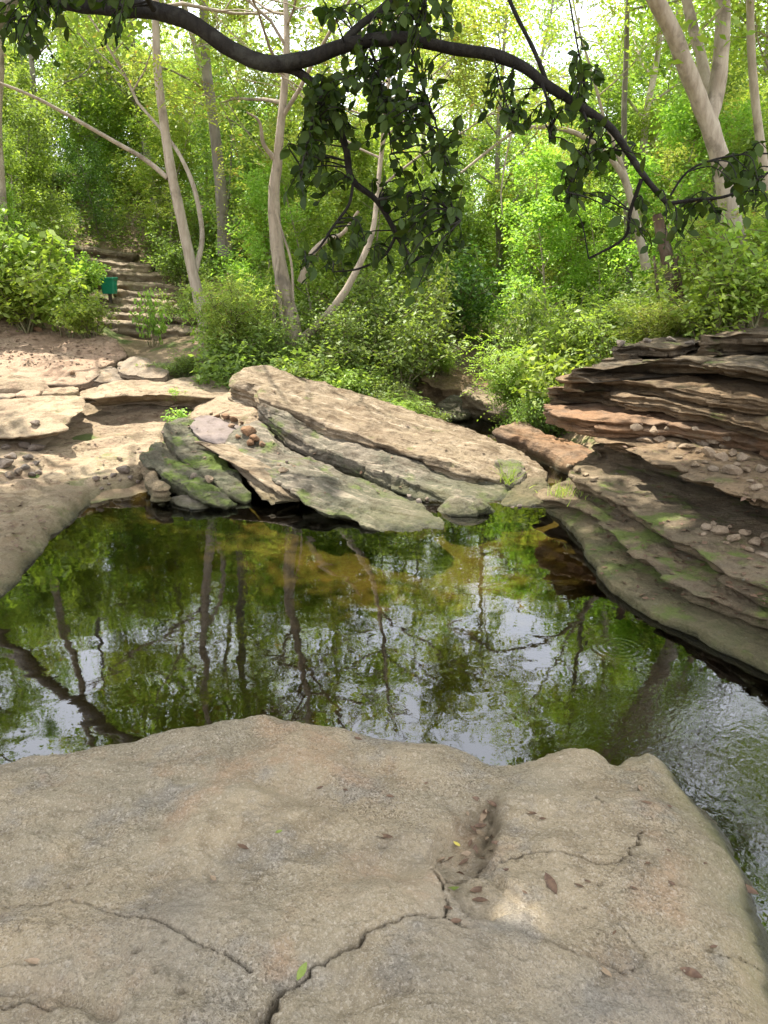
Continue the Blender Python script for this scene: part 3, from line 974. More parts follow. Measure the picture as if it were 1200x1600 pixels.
slab('rock_slab', [(216, 720, 7.1), (232, 715, 7.2), (252, 745, 6.75), (262, 766, 6.4), (240, 765, 6.4), (222, 745, 6.75)],
     0.22, 'bench', 'thin grey slab edge beside the pool corner, left of the mossy ledges', 'rock', seed=39, n=90, under=0.08, edge=0.02)
slab('rock_slab', [(782, 716, 7.3), (810, 712, 7.4), (820, 730, 7.1), (812, 752, 6.8), (795, 748, 6.85)],
     0.16, 'mossy', 'small dark block on the lower right corner of the upper tilted slab', 'rock', seed=40, n=80, under=0.02, edge=0.02)
slab('rock_slab', [(806, 755, 6.85), (845, 745, 7.0), (862, 762, 6.8), (850, 785, 6.45), (800, 795, 6.35), (770, 800, 6.3)],
     0.2, 'bench', 'flat pale rock apron at the right foot of the tilted slabs by the water', 'rock', seed=41, n=100, under=0.05, edge=0.03)
# stones in and by the pool
slab('flat_stone', [(262, 783, None, .02), (285, 772, None, .05), (325, 774, None, .04), (340, 784, None, .02), (310, 793, None, .02), (275, 791, None, .02)],
     0.14, 'violet', 'flat grey stone standing in the water at the far left of the pool', 'rock', seed=42, n=80, under=-0.05, edge=0.01, bulge=0.03, rough=0.008)
slab('round_stone', [(690, 788, None, .06), (712, 775, None, .10), (748, 776, None, .10), (772, 790, None, .06), (750, 803, None, .02), (705, 803, None, .02)],
     0.16, 'mossy', 'rounded mossy stone at the water edge below the tilted slabs', 'rock', seed=43, n=80, under=-0.02, edge=0.01, bulge=0.06, rough=0.01)

# ------------------------------------------------------------------ right bank: benches and layered cliff
slab('mossy_bench', [(862, 792, None, .05), (882, 806, None, .04), (908, 848, None, .04), (932, 892, None, .04), (965, 925, None, .04), (1012, 956, None, .04), (1080, 983, None, .04), (1140, 1014, None, .04), (1200, 1043, None, .04), (1290, 1085, None, .04),
                     (1300, 960, None, .12), (1200, 930, None, .12), (1100, 880, None, .12), (1000, 825, None, .12), (930, 795, None, .12), (880, 772, None, .10)],
     0.3, 'bench', 'lowest mossy bench along the right edge of the pool', 'rock', seed=51, n=380, rings=26, under=0.16, edge=0.04, rough=0.014, lam=0.03, bulge=0.01, flake=0.004, block=0.012)
slab('rock_bench', [(835, 772, None, .15), (880, 785, None, .17), (933, 807, None, .18), (968, 835, None, .19), (992, 866, None, .19), (1029, 899, None, .19), (1070, 919, None, .19), (1117, 937, None, .19), (1200, 974, None, .19), (1300, 1010, None, .19),
                    (1320, 900, None, .21), (1200, 860, None, .21), (1100, 805, None, .21), (1000, 765, None, .21), (925, 738, None, .21), (875, 750, None, .19)],
     0.13, 'bench', 'middle sandy bench stepping up on the right bank', 'rock', seed=52, n=380, rings=24, under=0.16, edge=0.05, rough=0.015, lam=0.03, bulge=0.0, flake=0.006, block=0.025)
slab('rock_bench', [(900, 744, None, .33), (917, 754, None, .33), (955, 776, None, .33), (992, 797, None, .33), (1054, 833, None, .33), (1087, 849, None, .33), (1137, 885, None, .33), (1200, 921, None, .33), (1310, 970, None, .33),
                    (1340, 790, None, .33), (1200, 745, None, .33), (1100, 725, None, .33), (1000, 708, None, .33), (930, 706, None, .33)],
     0.15, 'bench', 'upper bench with a dark crumbly riser under the cliff overhang', 'rock', seed=53, n=380, rings=24, under=0.16, edge=0.06, rough=0.016, lam=0.035, bulge=0.0, flake=0.006, block=0.03)
slab('rock_wall', [(778, 667, 8.55), (815, 660, 8.9), (850, 676, 8.6), (940, 712, 7.6), (935, 735, 7.15), (905, 728, 7.3), (860, 704, 7.8), (800, 681, 8.3)],
     0.55, 'orange', 'low orange stained rock wall beside the narrow stream', 'rock', seed=54, n=140, under=0.02, edge=0.04, lam=0.05)

cliff = empty('layered_cliff', tuple(at(1080, 740, Y=5.6)))
cliff['_o'] = list(at(1080, 740, Y=5.6))
tag(cliff, 'dark layered rock cliff rising on the right bank with deep undercuts', 'cliff')


def cliff_layer(front, thick, mat, back=1.9, seed=0, label=None, **kw):
    f = pts([(a, b, None, z) for a, b, z in front])
    d = np.array([0.62, 0.78, 0.0])
    b = f[::-1] + d * back
    b[:, 2] = np.maximum(b[:, 2], f[::-1, 2]) + 0.02
    mid = [f[-1] + d * back * 0.5]
    mid0 = [f[0] + d * back * 0.5]
    top = np.vstack([f, mid, b, mid0])
    V, F, _, _ = slab_geometry(top, thick, seed=seed, n=420, rings=14, levels=18, **kw)
    o = rock_obj('rock_layer', V, F, M[mat], cliff)
    if label: o['label'] = label
    return o


KW = dict(under=0.10, edge=0.09, rough=0.02, lam=0.04, bulge=0.0, strata=0.035, round_=0.02, block=0.045, cell=0.38, flake=0.008, efreq=1.0)
cliff_layer([(925, 690, .50), (975, 698, .50), (1040, 708, .50), (1110, 728, .50), (1190, 750, .50), (1330, 790, .50)], 0.5, 'cliff_dark', seed=60, **{**KW, 'under': 0.02})
cliff_layer([(932, 684, .60), (960, 691, .60), (1000, 706, .60), (1060, 735, .60), (1120, 760, .60), (1180, 781, .60), (1330, 820, .60)], 0.12, 'cliff', seed=61, label='jutting ledge with a pale lit top and dark undercut below', **{**KW, 'under': 0.28, 'edge': 0.08})
cliff_layer([(838, 632, .74), (852, 640, .74), (900, 650, .74), (950, 656, .74), (1000, 659, .74), (1080, 668, .74), (1150, 680, .74), (1330, 710, .74)], 0.2, 'orange', seed=62, label='orange stained rock layer', **{**KW, 'under': 0.22})
cliff_layer([(858, 607, .88), (907, 606, .88), (965, 619, .88), (1035, 626, .88), (1090, 636, .88), (1200, 664, .88), (1330, 695, .88)], 0.15, 'cliff', seed=63, **{**KW, 'under': 0.16})
cliff_layer([(882, 590, 1.0), (930, 588, 1.0), (965, 592, 1.0), (1017, 599, 1.0), (1090, 610, 1.0), (1200, 630, 1.0), (1330, 655, 1.0)], 0.13, 'cliff', seed=64, **{**KW, 'under': 0.15})
cliff_layer([(892, 577, 1.10), (954, 566, 1.13), (1017, 562, 1.17), (1090, 562, 1.20), (1200, 575, 1.22), (1330, 590, 1.24)], 0.13, 'cliff_dark', seed=65, **{**KW, 'under': 0.15})
cliff_layer([(960, 545, 1.23), (985, 540, 1.25), (1050, 541, 1.27)], 0.13, 'cliff_dark', back=0.9, seed=66, **{**KW, 'edge': 0.06})
cliff_layer([(1092, 526, 1.36), (1130, 522, 1.38), (1200, 520, 1.40), (1330, 528, 1.42)], 0.18, 'cliff_dark', back=1.1, seed=67, **{**KW, 'edge': 0.08})

# rocks on the far side of the slab, along the stream
slab('fallen_slab', [(722, 612, 10.6), (735, 600, 10.9), (775, 610, 10.9), (812, 630, 10.4), (800, 642, 10.1), (760, 630, 10.3)],
     0.35, 'slab', 'tilted sunlit block beyond the main slab at the stream bend', 'rock', seed=71, n=110, under=0.15, edge=0.03)
for i, (q, lab, m_) in enumerate([
        ([(655, 590, 11.6), (700, 570, 12.4), (760, 590, 12.2), (745, 615, 11.5), (700, 612, 11.2)], 'lowest dark ledge on the shady bank behind the tilted slabs', 'cliff'),
        ([(660, 565, 12.4), (710, 548, 13.0), (780, 570, 12.9), (770, 590, 12.4), (700, 582, 12.1)], 'middle dark ledge on the shady bank behind the tilted slabs', 'cliff_dark'),
        ([(670, 548, 13.0), (720, 533, 13.6), (800, 555, 13.5), (790, 572, 13.0), (720, 563, 12.7)], 'highest dark ledge on the shady bank under the far bushes', 'cliff_dark'),
        ([(680, 632, 10.9), (705, 618, 11.3), (742, 632, 11.0), (735, 648, 10.5), (700, 650, 10.4)], 'low mossy rock at the waterline behind the tilted slabs', 'mossy'),
        ([(745, 585, 12.2), (775, 575, 12.6), (815, 605, 12.0), (800, 622, 11.4), (770, 610, 11.6)], 'dark reddish rock face over the sunlit block at the stream bend', 'orange')]):
    slab('rock_ledge', q, 0.4, m_, lab, 'rock', seed=72 + i, n=100, under=0.1, edge=0.06, rough=0.03, lam=0.05)

# ------------------------------------------------------------------ loose stones


def stone_mesh(seed):
    import bmesh
    rs_ = np.random.RandomState(seed)
    bm = bmesh.new()
    bmesh.ops.create_icosphere(bm, subdivisions=2, radius=1)
    for v in bm.verts:
        p = np.array(v.co)
        for k in range(7):
            nn = rs_.normal(size=3) if False else None
        v.co = p
    V_ = np.array([v.co[:] for v in bm.verts])
    for k in range(16):
        nn = rs_.normal(size=3)
        nn /= np.linalg.norm(nn)
        lim = rs_.uniform(0.42, 0.8)
        d = V_ @ nn
        V_ -= np.where(d > lim, d - lim, 0)[:, None] * nn * 0.92
    V_ = V_ * np.array([1.0, rs_.uniform(0.6, 0.9), rs_.uniform(0.45, 0.7)])
    V_ += np.stack([fbm(V_ * 2 + seed + 10 * k, 3) for k in range(3)], 1) * 0.06
    V_[:, 2] -= V_[:, 2].min()
    for v, q in zip(bm.verts, V_): v.co = q
    me_ = bpy.data.meshes.new('stone')
    bm.to_mesh(me_)
    bm.free()
    return me_


STONES = {}
for mname in ('rubble', 'rubble_dark', 'pale', 'orange'):
    STONES[mname] = []
    for k in range(4):
        me_ = stone_mesh(100 + k + 10 * len(STONES))
        me_.materials.append(M[mname])
        STONES[mname].append(me_)
rs = np.random.RandomState(11)
bpy.context.view_layer.update()
_dg = [None]


def drop_z(x, y, zmax=6.0):
    """Height of whatever already stands at (x, y)."""
    if _dg[0] is None: _dg[0] = bpy.context.evaluated_depsgraph_get()
    z = zmax
    for _ in range(6):
        hit, loc, nrm, i, ob, mw = scene.ray_cast(_dg[0], Vector((x, y, z)), Vector((0, 0, -1)))
        if not hit: return 0.0
        if ob.name.startswith('water'):
            z = loc.z - 1e-3
            continue
        return loc.z
    return 0.0


def ray_hit(px, py):
    """The point of the rocks already built that shows at a picture position."""
    if _dg[0] is None: _dg[0] = bpy.context.evaluated_depsgraph_get()
    o = Vector((0, 0, CAM_H))
    d = Vector(at(px, py, Y=1.0)) - o
    d.normalize()
    for _ in range(6):
        hit, loc, nrm, i, ob, mw = scene.ray_cast(_dg[0], o, d)
        if not hit: return None
        if ob.name.startswith('water'):
            o = loc + d * 1e-3
            continue
        return np.array(loc)
    return None


def stone(px, py, wpx, mat, label, group=None, flat=1.0):
    p = ray_hit(px, py)
    if p is None: return None
    dep = project(p)[2]
    r = wpx / FPX * dep / 2 * rs.uniform(0.6, 1.4)
    me_ = STONES[mat][rs.randint(4)]
    o = new_obj('stone', me_, None, (p[0], p[1], p[2] - r * 0.12), None, (rs.uniform(-.25, .25), rs.uniform(-.25, .25), rs.uniform(0, 6.28)), (r, r, r * flat))
    return tag(o, label, 'stone', group)


stone(57, 665, 30, 'rubble_dark', 'brown fluted stone lying on the wide pale ledge at left')
stone(186, 718, 18, 'rubble', 'small reddish stone at the foot of the sunlit shelf')
stone(327, 752, 20, 'rubble', 'pale pebble on the pool rim in front of the mossy ledges')
stone(303, 745, 14, 'rubble_dark', 'small dark pebble just left of the pale pebble by the mossy ledges')
stone(436, 728, 16, 'rubble', 'left one of three pebbles on the lowest tilted slab')
stone(448, 724, 15, 'rubble_dark', 'dark pebble at the back of three on the lowest tilted slab')
stone(443, 738, 20, 'rubble', 'front pebble of three on the lowest tilted slab')
stone(112, 585, 14, 'orange', 'small red stone under the lip of the earthy ledge')
stone(60, 518, 18, 'orange', 'small red stone on the earthy slope below the left shrubs')
for a, b, w in [(330, 648, 14), (342, 652, 15), (355, 655, 18), (368, 658, 20), (362, 668, 22), (378, 662, 16), (390, 668, 18), (385, 680, 26), (372, 684, 18), (400, 690, 24), (390, 695, 16), (410, 697, 18)]:
    stone(a, b, w, 'orange', 'reddish rubble piece in the heap at the head of the tilted slabs', 'reddish rubble heap')
for a, b, w in [(10, 700, 34), (35, 700, 30), (55, 705, 28), (20, 715, 30), (45, 718, 26), (8, 730, 28), (40, 732, 30), (58, 726, 18), (30, 742, 26), (50, 744, 22), (15, 745, 22), (62, 740, 14)]:
    stone(a, b, w, 'rubble_dark', 'dark broken stone in the heap below the scalloped ledge at far left', 'dark rubble heap at far left')
for a, b, w in [(150, 752, 16), (165, 748, 18), (178, 745, 14), (195, 740, 22), (205, 748, 16), (170, 758, 14), (215, 755, 18), (188, 752, 12), (160, 765, 14)]:
    stone(a, b, w, 'rubble_dark', 'dark crumbly stone on the pool rim at the left corner', 'dark stones along the pool rim')
for a, b, w in [(995, 672, 22), (1020, 678, 30), (1042, 672, 24), (1060, 682, 26), (1080, 688, 24), (1085, 672, 20), (1100, 695, 30), (1115, 690, 24), (1130, 700, 26), (1135, 688, 20), (1145, 712, 30), (1075, 700, 28), (1105, 712, 28), (1160, 718, 22),
                (1010, 690, 26), (1050, 700, 22), (1090, 708, 18), (1125, 720, 24), (1030, 690, 16), (1085, 728, 20), (1112, 737, 18), (1140, 741, 24), (1172, 752, 20), (1190, 737, 26), (1152, 728, 16), (1185, 765, 18), (1060, 716, 16), (1165, 738, 14), (1205, 752, 22), (1100, 724, 14)]:
    stone(a, b, w * 1.2, 'rubble', ('brown rubble stone on the jutting cliff ledge, back row' if b < 700 else 'brown rubble stone on the jutting cliff ledge, front row'), 'rubble on the cliff ledge')
for a, b, w in [(1105, 828, 22), (1125, 836, 28), (1140, 826, 22), (1150, 845, 26), (1165, 836, 24), (1180, 850, 34), (1195, 840, 22), (1170, 862, 20), (1192, 868, 24), (1210, 858, 24), (1135, 850, 18), (1115, 820, 16), (1100, 836, 12)]:
    stone(a, b, w, 'rubble', 'rubble stone on the upper bench under the cliff overhang', 'rubble on the upper bench')
for a, b, w in [(890, 732, 18), (903, 738, 22), (915, 744, 24), (925, 752, 18), (895, 745, 16), (932, 748, 16)]:
    stone(a, b, w, 'pale', 'pale blocky stone at the left end of the upper bench', 'pale stones at the bench end')
for a, b, w in [(800, 795, 14), (812, 792, 10), (640, 778, 12), (655, 785, 14), (668, 782, 10), (622, 745, 10), (600, 738, 8)]:
    stone(a, b, w, 'rubble_dark', 'small dark pebble caught on the seams of the tilted slabs', 'pebbles on the tilted slabs')
for a, b, w in [(970, 540, 22), (1010, 535, 18), (1045, 533, 26), (1080, 540, 18), (1020, 548, 14)]:
    stone(a, b, w, 'rubble_dark', 'dark stone along the top of the right cliff', 'stones on the cliff top')

rlt = np.random.RandomState(63)
LPs = []
for (x0, x1, y0, y1, k_) in [(-20, 190, 505, 575, 520), (0, 130, 690, 900, 160), (930, 1200, 770, 960, 260), (400, 800, 600, 790, 110), (120, 330, 600, 740, 130), (980, 1200, 640, 780, 160)]:
    for _ in range(k_):
        q_ = ray_hit(rlt.uniform(x0, x1), rlt.uniform(y0, y1))
        if q_ is not None and q_[2] > 0.05: LPs.append(q_ + [0, 0, 0.006])
LPs = np.array(LPs)
V_, F_ = None, None
az_ = rlt.uniform(0, 6.28, len(LPs))
dr_ = np.stack([np.cos(az_), np.sin(az_), rlt.normal(0, .15, len(LPs))], 1)
ll_ = rlt.uniform(.02, .065, len(LPs))
litter_data = (LPs, dr_, rlt.normal(0, .25, (len(LPs), 3)) + [0, 0, 1], ll_)

# ------------------------------------------------------------------ stone steps and green bin
root = empty('stone_steps', tuple(at(230, 512, Y=12.2)))
root['_o'] = list(at(230, 512, Y=12.2))
tag(root, 'worn stone steps climbing to the upper left through the undergrowth', 'steps')
for i, (a, b, Yd) in enumerate(STEP_FRONTS):
    pa, pb = at(a[0], a[1], Y=Yd + 0.1), at(b[0], b[1], Y=Yd)
    m_ = (pa + pb) / 2 + np.array([0, -0.05, -0.01])
    bk = np.array([-0.12, 0.75, 0.03])
    V, F, _, _ = slab_geometry(np.array([pa, m_, pb, pb + bk * 0.5 + [0.05, 0, 0], pb + bk, (pa + pb) / 2 + bk, pa + bk, pa + bk * 0.5 - [0.05, 0, 0]]), 0.30, seed=200 + i, n=160, rings=10, levels=9, under=0.04, edge=0.08, rough=0.03, lam=0.03, bulge=0.0, block=0.05, cell=0.4, round_=0.015)
    rock_obj('step', V, F, M['step'], root)

bp = at(172, 462, Y=13.6)
bz = drop_z(bp[0], bp[1])
bt, bb = at(172, 432, Y=13.6)[2], at(172, 459, Y=13.6)[2]
brt = empty('litter_bin', (bp[0], bp[1], bz))
brt['_o'] = [bp[0], bp[1], bz]
tag(brt, 'small green plastic litter bin on a short dark post beside the steps', 'bin')


def lathe_sq(levels, rnd=0.25, k=6):
    """Stack of rounded squares: levels = (half width, half depth, z)."""
    V_, F_ = [], []
    ang = []
    m_ = 4 * k
    for hw, hd, z in levels:
        for q in range(4):
            for j in range(k):
                th = math.pi / 2 * q + math.pi / 2 * j / (k - 1)
                cx = (1 if q in (0, 3) else -1) * hw * (1 - rnd)
                cy_ = (1 if q in (0, 1) else -1) * hd * (1 - rnd)
                V_.append((cx + math.cos(th) * hw * rnd, cy_ + math.sin(th) * hd * rnd, z))
    for l in range(len(levels) - 1):
        for j in range(m_):
            F_.append((l * m_ + j, l * m_ + (j + 1) % m_, (l + 1) * m_ + (j + 1) % m_, (l + 1) * m_ + j))
    F_.append(tuple(range(m_))[::-1])
    F_.append(tuple((len(levels) - 1) * m_ + j for j in range(m_)))
    return V_, F_


z0, z1 = bb - bz, bt - bz
V, F = lathe_sq([(.095, .085, z0), (.10, .09, z0 + .01), (.118, .108, z1 - .05)])
bbody = new_obj('bin_body', mesh_lists('bin_body', V, F, False), M['bin'], parent=brt)
V, F = lathe_sq([(.128, .118, z1 - .05), (.132, .122, z1 - .045), (.132, .122, z1 - .015), (.12, .11, z1 - .012), (.118, .108, z1 - .04)])
new_obj('rim', mesh_lists('rim', V, F, False), M['bin'], parent=bbody)
for sx in (-1, 1):
    V, F = lathe_sq([(.012, .03, z0 + .05), (.012, .03, z1 - .07)])
    V = [(x + sx * .115, y, z) for x, y, z in V]
    new_obj('side_rib', mesh_lists('side_rib', V, F, False), M['bin'], parent=bbody)
V, F = lathe_sq([(.028, .028, -0.25), (.026, .026, z0 + 0.02)])
new_obj('post', mesh_lists('post', V, F, False), M['post'], parent=brt)

# ------------------------------------------------------------------ plants: generic builders


def tube(P, Rr, seg=8, seed=0, bumpy=0.06, cap=True):
    """Tapered tube along points P with radii Rr -> V, F(quads)."""
    P = np.asarray(P, float)
    Rr = np.asarray(Rr, float)
    T = np.gradient(P, axis=0)
    T /= np.linalg.norm(T, axis=1)[:, None] + 1e-9
    ref = np.array([0.31, 0.93, 0.2]) if abs(T[0][2]) > 0.7 else np.array([0, 0, 1.0])
    V_ = []
    th = np.linspace(0, 2 * np.pi, seg, endpoint=False)
    for p, t_, r in zip(P, T, Rr):
        a = np.cross(t_, ref)
        a /= np.linalg.norm(a) + 1e-9
        b = np.cross(a, t_)
        V_.append(p + r * (np.cos(th)[:, None] * a + np.sin(th)[:, None] * b))
    V_ = np.array(V_)
    if bumpy:
        nn = fbm(V_.reshape(-1, 3) * 5 + seed, 3).reshape(V_.shape[:2])
        V_ = P[:, None] + (V_ - P[:, None]) * (1 + bumpy * 2 * nn[..., None])
    n_ = len(P)
    idx_ = np.arange(n_ * seg).reshape(n_, seg)
    F_ = np.stack([idx_[:-1], np.roll(idx_, -1, 1)[:-1], np.roll(idx_, -1, 1)[1:], idx_[1:]], -1).reshape(-1, 4)
    return V_.reshape(-1, 3), F_


def smooth_line(P, k=6):
    P = np.asarray(P, float)
    Q = np.vstack([2 * P[0] - P[1], P, 2 * P[-1] - P[-2]])
    tt = np.linspace(0, 1, k, endpoint=False)[:, None]
    out = []
    for i in range(1, len(Q) - 2):
        a, b, c, d = Q[i - 1:i + 3]
        out.append(0.5 * (2 * b + (c - a) * tt + (2 * a - 5 * b + 4 * c - d) * tt ** 2 + (3 * b - a - 3 * c + d) * tt ** 3))
    out.append(P[-1:])
    return np.vstack(out)


class Geo:
    def __init__(self):
        self.V, self.F, self.n = [], [], 0

    def add(self, V_, F_):
        self.V.append(V_)
        self.F.append(F_ + self.n)
        self.n += len(V_)

    def mesh(self, name, off=None):
        V_, F_ = np.concatenate(self.V), np.concatenate(self.F)
        if off is not None: V_ = V_ - off
        return mesh_uniform(name, V_, F_)


def unit(v):
    return v / (np.linalg.norm(v, axis=-1, keepdims=True) + 1e-9)


def leaf_quads(P, Dr, Nn, L, W):
    """Folded pointed leaves, four corners each (two triangles)."""
    Dr = unit(Dr)
    S = unit(np.cross(Dr, Nn))
    Nn = unit(np.cross(S, Dr))
    L, W = L[:, None], W[:, None]
    a = P
    b = P + Dr * L * 0.48 + S * W * 0.5 + Nn * L * 0.06
    c = P + Dr * L - Nn * L * 0.08
    d = P + Dr * L * 0.48 - S * W * 0.5 + Nn * L * 0.06
    V_ = np.stack([a, b, c, d], 1).reshape(-1, 3)
    return V_, np.arange(len(V_)).reshape(-1, 4)


def rnd_leaves(rg, P, size, ratio=0.5, droop=0.3, up=0.9):
    m_ = len(P)
    az = rg.uniform(0, 2 * np.pi, m_)
    Dr = np.stack([np.cos(az), np.sin(az), rg.normal(-droop, 0.45, m_)], 1)
    Nn = rg.normal(0, 0.55, (m_, 3)) + np.array([0, 0, up])
    L = size * rg.uniform(0.65, 1.3, m_)
    return leaf_quads(P, Dr, Nn, L, L * ratio * rg.uniform(0.8, 1.2, m_))


def pinnate(rg, P, Dr, size, pairs=6, leaf=0.035):
    """Feathery compound leaves: rows of leaflets on both sides of a drooping stalk."""
    m_ = len(P)
    Dr = unit(Dr)
    S = unit(np.cross(Dr, np.array([0, 0, 1.0]) + rg.normal(0, 0.35, (m_, 3))))
    VV, FF, c = [], [], 0
    for k in range(pairs):
        f = (k + 0.6) / pairs
        base = P + Dr * (size * f)[:, None] - np.array([0, 0, 1.0]) * (size * 0.35 * f * f)[:, None]
        for sgn in (-1, 1):
            d = S * sgn + Dr * 0.45 + rg.normal(0, 0.12, (m_, 3))
            V_, F_ = leaf_quads(base, d, np.array([0, 0, 1.0]) + rg.normal(0, 0.3, (m_, 3)), leaf * rg.uniform(0.8, 1.2, m_), leaf * 0.42 * np.ones(m_))
            VV.append(V_)
            FF.append(F_ + c)
            c += len(V_)
    return np.concatenate(VV), np.concatenate(FF)


def branch_line(rg, p, d, length, k=6, wander=0.25, lift=0.0):
    P = [np.array(p, float)]
    d = np.array(d, float) / np.linalg.norm(d)
    for i in range(k):
        d = d + rg.normal(0, wander, 3) * 0.5 + np.array([0, 0, lift])
        d /= np.linalg.norm(d)
        P.append(P[-1] + d * length / k)
    return np.array(P)


def grow(rg, trunk, r0, n_limbs, limb_len, t0=0.35, el=(0.1, 0.9), sub=4, sub2=3, lift=0.03, seg=8):
    """Limbs and twigs along a trunk polyline. Returns wood geometry (limbs) and twig lines for the leaves."""
    wood, twigs = Geo(), []
    trunk = np.asarray(trunk)
    s = np.linspace(0, 1, len(trunk))
    for i in range(n_limbs):
        f = t0 + (1 - t0) * (i + rg.uniform(0, 1)) / n_limbs
        p = np.array([np.interp(f, s, trunk[:, k]) for k in range(3)])
        az = i * 2.4 + rg.uniform(-0.6, 0.6)
        e = rg.uniform(*el)
        ln = limb_len * rg.uniform(0.7, 1.2) * (1.15 - 0.55 * f)
        P = branch_line(rg, p, (math.cos(az) * math.cos(e), math.sin(az) * math.cos(e), math.sin(e)), ln, 6, 0.22, lift)
        rr = r0 * (1.05 - 0.75 * f) * 0.5
        wood.add(*tube(P, np.linspace(rr, rr * 0.25, len(P)), 6, bumpy=0.05))
        for j in range(sub):
            q = rg.uniform(0.3, 1.0)
            pp = np.array([np.interp(q, np.linspace(0, 1, len(P)), P[:, k]) for k in range(3)])
            d = unit(P[-1] - P[0]) + rg.normal(0, 0.6, 3)
            P2 = branch_line(rg, pp, d, ln * rg.uniform(0.3, 0.6), 4, 0.3, lift)
            wood.add(*tube(P2, np.linspace(rr * 0.35, rr * 0.1, len(P2)), 4, bumpy=0))
            twigs.append(P2)
            for l_ in range(sub2):
                q2 = rg.uniform(0.2, 1.0)
                p3_ = np.array([np.interp(q2, np.linspace(0, 1, len(P2)), P2[:, k]) for k in range(3)])
                twigs.append(branch_line(rg, p3_, unit(P2[-1] - P2[0]) + rg.normal(0, 0.8, 3), ln * rg.uniform(0.15, 0.35), 3, 0.3))
    return wood, twigs


def foliage_on(rg, twigs, per, size, spread, ratio=0.5, droop=0.3, pin=None):
    P = []
    Dd = []
    for tw in twigs:
        m_ = max(1, int(per * rg.uniform(0.5, 1.5)))
        q = rg.uniform(0.0, 1.05, m_)
        x = np.stack([np.interp(q, np.linspace(0, 1, len(tw)), tw[:, k]) for k in range(3)], 1)
        P.append(x + rg.normal(0, spread, (m_, 3)))
        Dd.append(np.repeat(unit(tw[-1] - tw[0])[None], m_, 0) * 0.5 + rg.normal(0, 0.6, (m_, 3)))
    P, Dd = np.concatenate(P), np.concatenate(Dd)
    if pin:
        Dd[:, 2] *= 0.5
        return pinnate(rg, P, Dd, size * rg.uniform(0.7, 1.2, len(P)), pin, size * 0.24)
    return rnd_leaves(rg, P, size, ratio, droop)


V_, F_ = leaf_quads(litter_data[0], litter_data[1], litter_data[2], litter_data[3], litter_data[3] * 0.5)
tag(new_obj('leaf_litter', mesh_uniform('leaf_litter', V_, F_, False), M['dry1']), 'dry brown leaf litter scattered over the banks and ledges', 'leaf litter', kind='stuff')

# --- prototypes -------------------------------------------------------------
def proto_shrub(seed, h, w, stems, per, size, mat, ratio=0.5, spread=0.05, pin=None):
    rg = np.random.RandomState(seed)
    wood, tw = Geo(), []
    for i in range(stems):
        az = i * 2.4 + rg.uniform(-.4, .4)
        rr_ = rg.uniform(0.1, 1.0)
        P = branch_line(rg, (rg.normal(0, w * .08), rg.normal(0, w * .08), -0.05), (math.cos(az) * rr_ * w / h, math.sin(az) * rr_ * w / h, 1.0), h * rg.uniform(0.7, 1.05), 6, 0.22)
        wood.add(*tube(P, np.linspace(0.012, 0.003, len(P)) * (h ** 0.5), 5, bumpy=0))
        tw.append(P[2:])
        for j in range(5):
            q = rg.uniform(0.25, 0.95)
            p = np.array([np.interp(q, np.linspace(0, 1, len(P)), P[:, k]) for k in range(3)])
            P2 = branch_line(rg, p, (rg.normal(), rg.normal(), 0.5), w * rg.uniform(0.25, 0.5), 4, 0.3)
            wood.add(*tube(P2, np.linspace(0.005, 0.002, len(P2)), 4, bumpy=0))
            tw.append(P2)
    V_, F_ = foliage_on(rg, tw, per, size, spread, ratio, 0.25, pin)
    a = wood.mesh('stems')
    a.materials.append(M['stem'])
    b = mesh_uniform('foliage', V_, F_, False)
    b.materials.append(M[mat])
    return a, b


def proto_tree(seed, h, r0, n_limbs, limb, per, size, mat, bark, t0=0.35, spread=0.16, ratio=0.5, pin=None, lean=0.08, sub=4, sub2=3, el=(0.1, 0.9)):
    rg = np.random.RandomState(seed)
    tr_ = smooth_line(branch_line(rg, (0, 0, -0.3), (rg.normal(0, lean), rg.normal(0, lean), 1), h, 7, 0.12), 4)
    g = Geo()
    g.add(*tube(tr_, np.linspace(r0, r0 * 0.25, len(tr_)) * (1 + 0.5 * np.exp(-np.linspace(0, 8, len(tr_)))), 10, seed))
    wood, tw = grow(rg, tr_, r0, n_limbs, limb, t0, el, sub, sub2)
    V_, F_ = foliage_on(rg, tw, per, size, spread, ratio, 0.35, pin)
    a = g.mesh('trunk')
    a.materials.append(M[bark])
    b = wood.mesh('branches')
    b.materials.append(M[bark])
    c = mesh_uniform('crown', V_, F_, False)
    c.materials.append(M[mat])
    return a, b, c


SHR = {
    'bright': [proto_shrub(1, 1.0, 1.0, 16, 24, 0.085, 'bright', 0.55), proto_shrub(2, 1.0, 0.9, 16, 24, 0.08, 'bright', 0.5)],
    'broad': [proto_shrub(3, 1.0, 0.8, 9, 9, 0.12, 'bright', 0.6)],
    'green': [proto_shrub(4, 1.0, 1.0, 18, 34, 0.065, 'green', 0.5, 0.07), proto_shrub(5, 1.0, 1.1, 18, 34, 0.07, 'green', 0.45, 0.07)],
    'fine': [proto_shrub(6, 1.0, 0.9, 18, 46, 0.05, 'green', 0.42, 0.07), proto_shrub(7, 1.0, 0.9, 16, 14, 0.17, 'bright', 0.5, 0.05, 5)],
    'deep': [proto_shrub(8, 1.0, 1.0, 18, 38, 0.065, 'deep', 0.5, 0.08)],
    'yellow': [proto_shrub(9, 1.0, 1.0, 16, 14, 0.18, 'yellow', 0.5, 0.05, 5)],
}
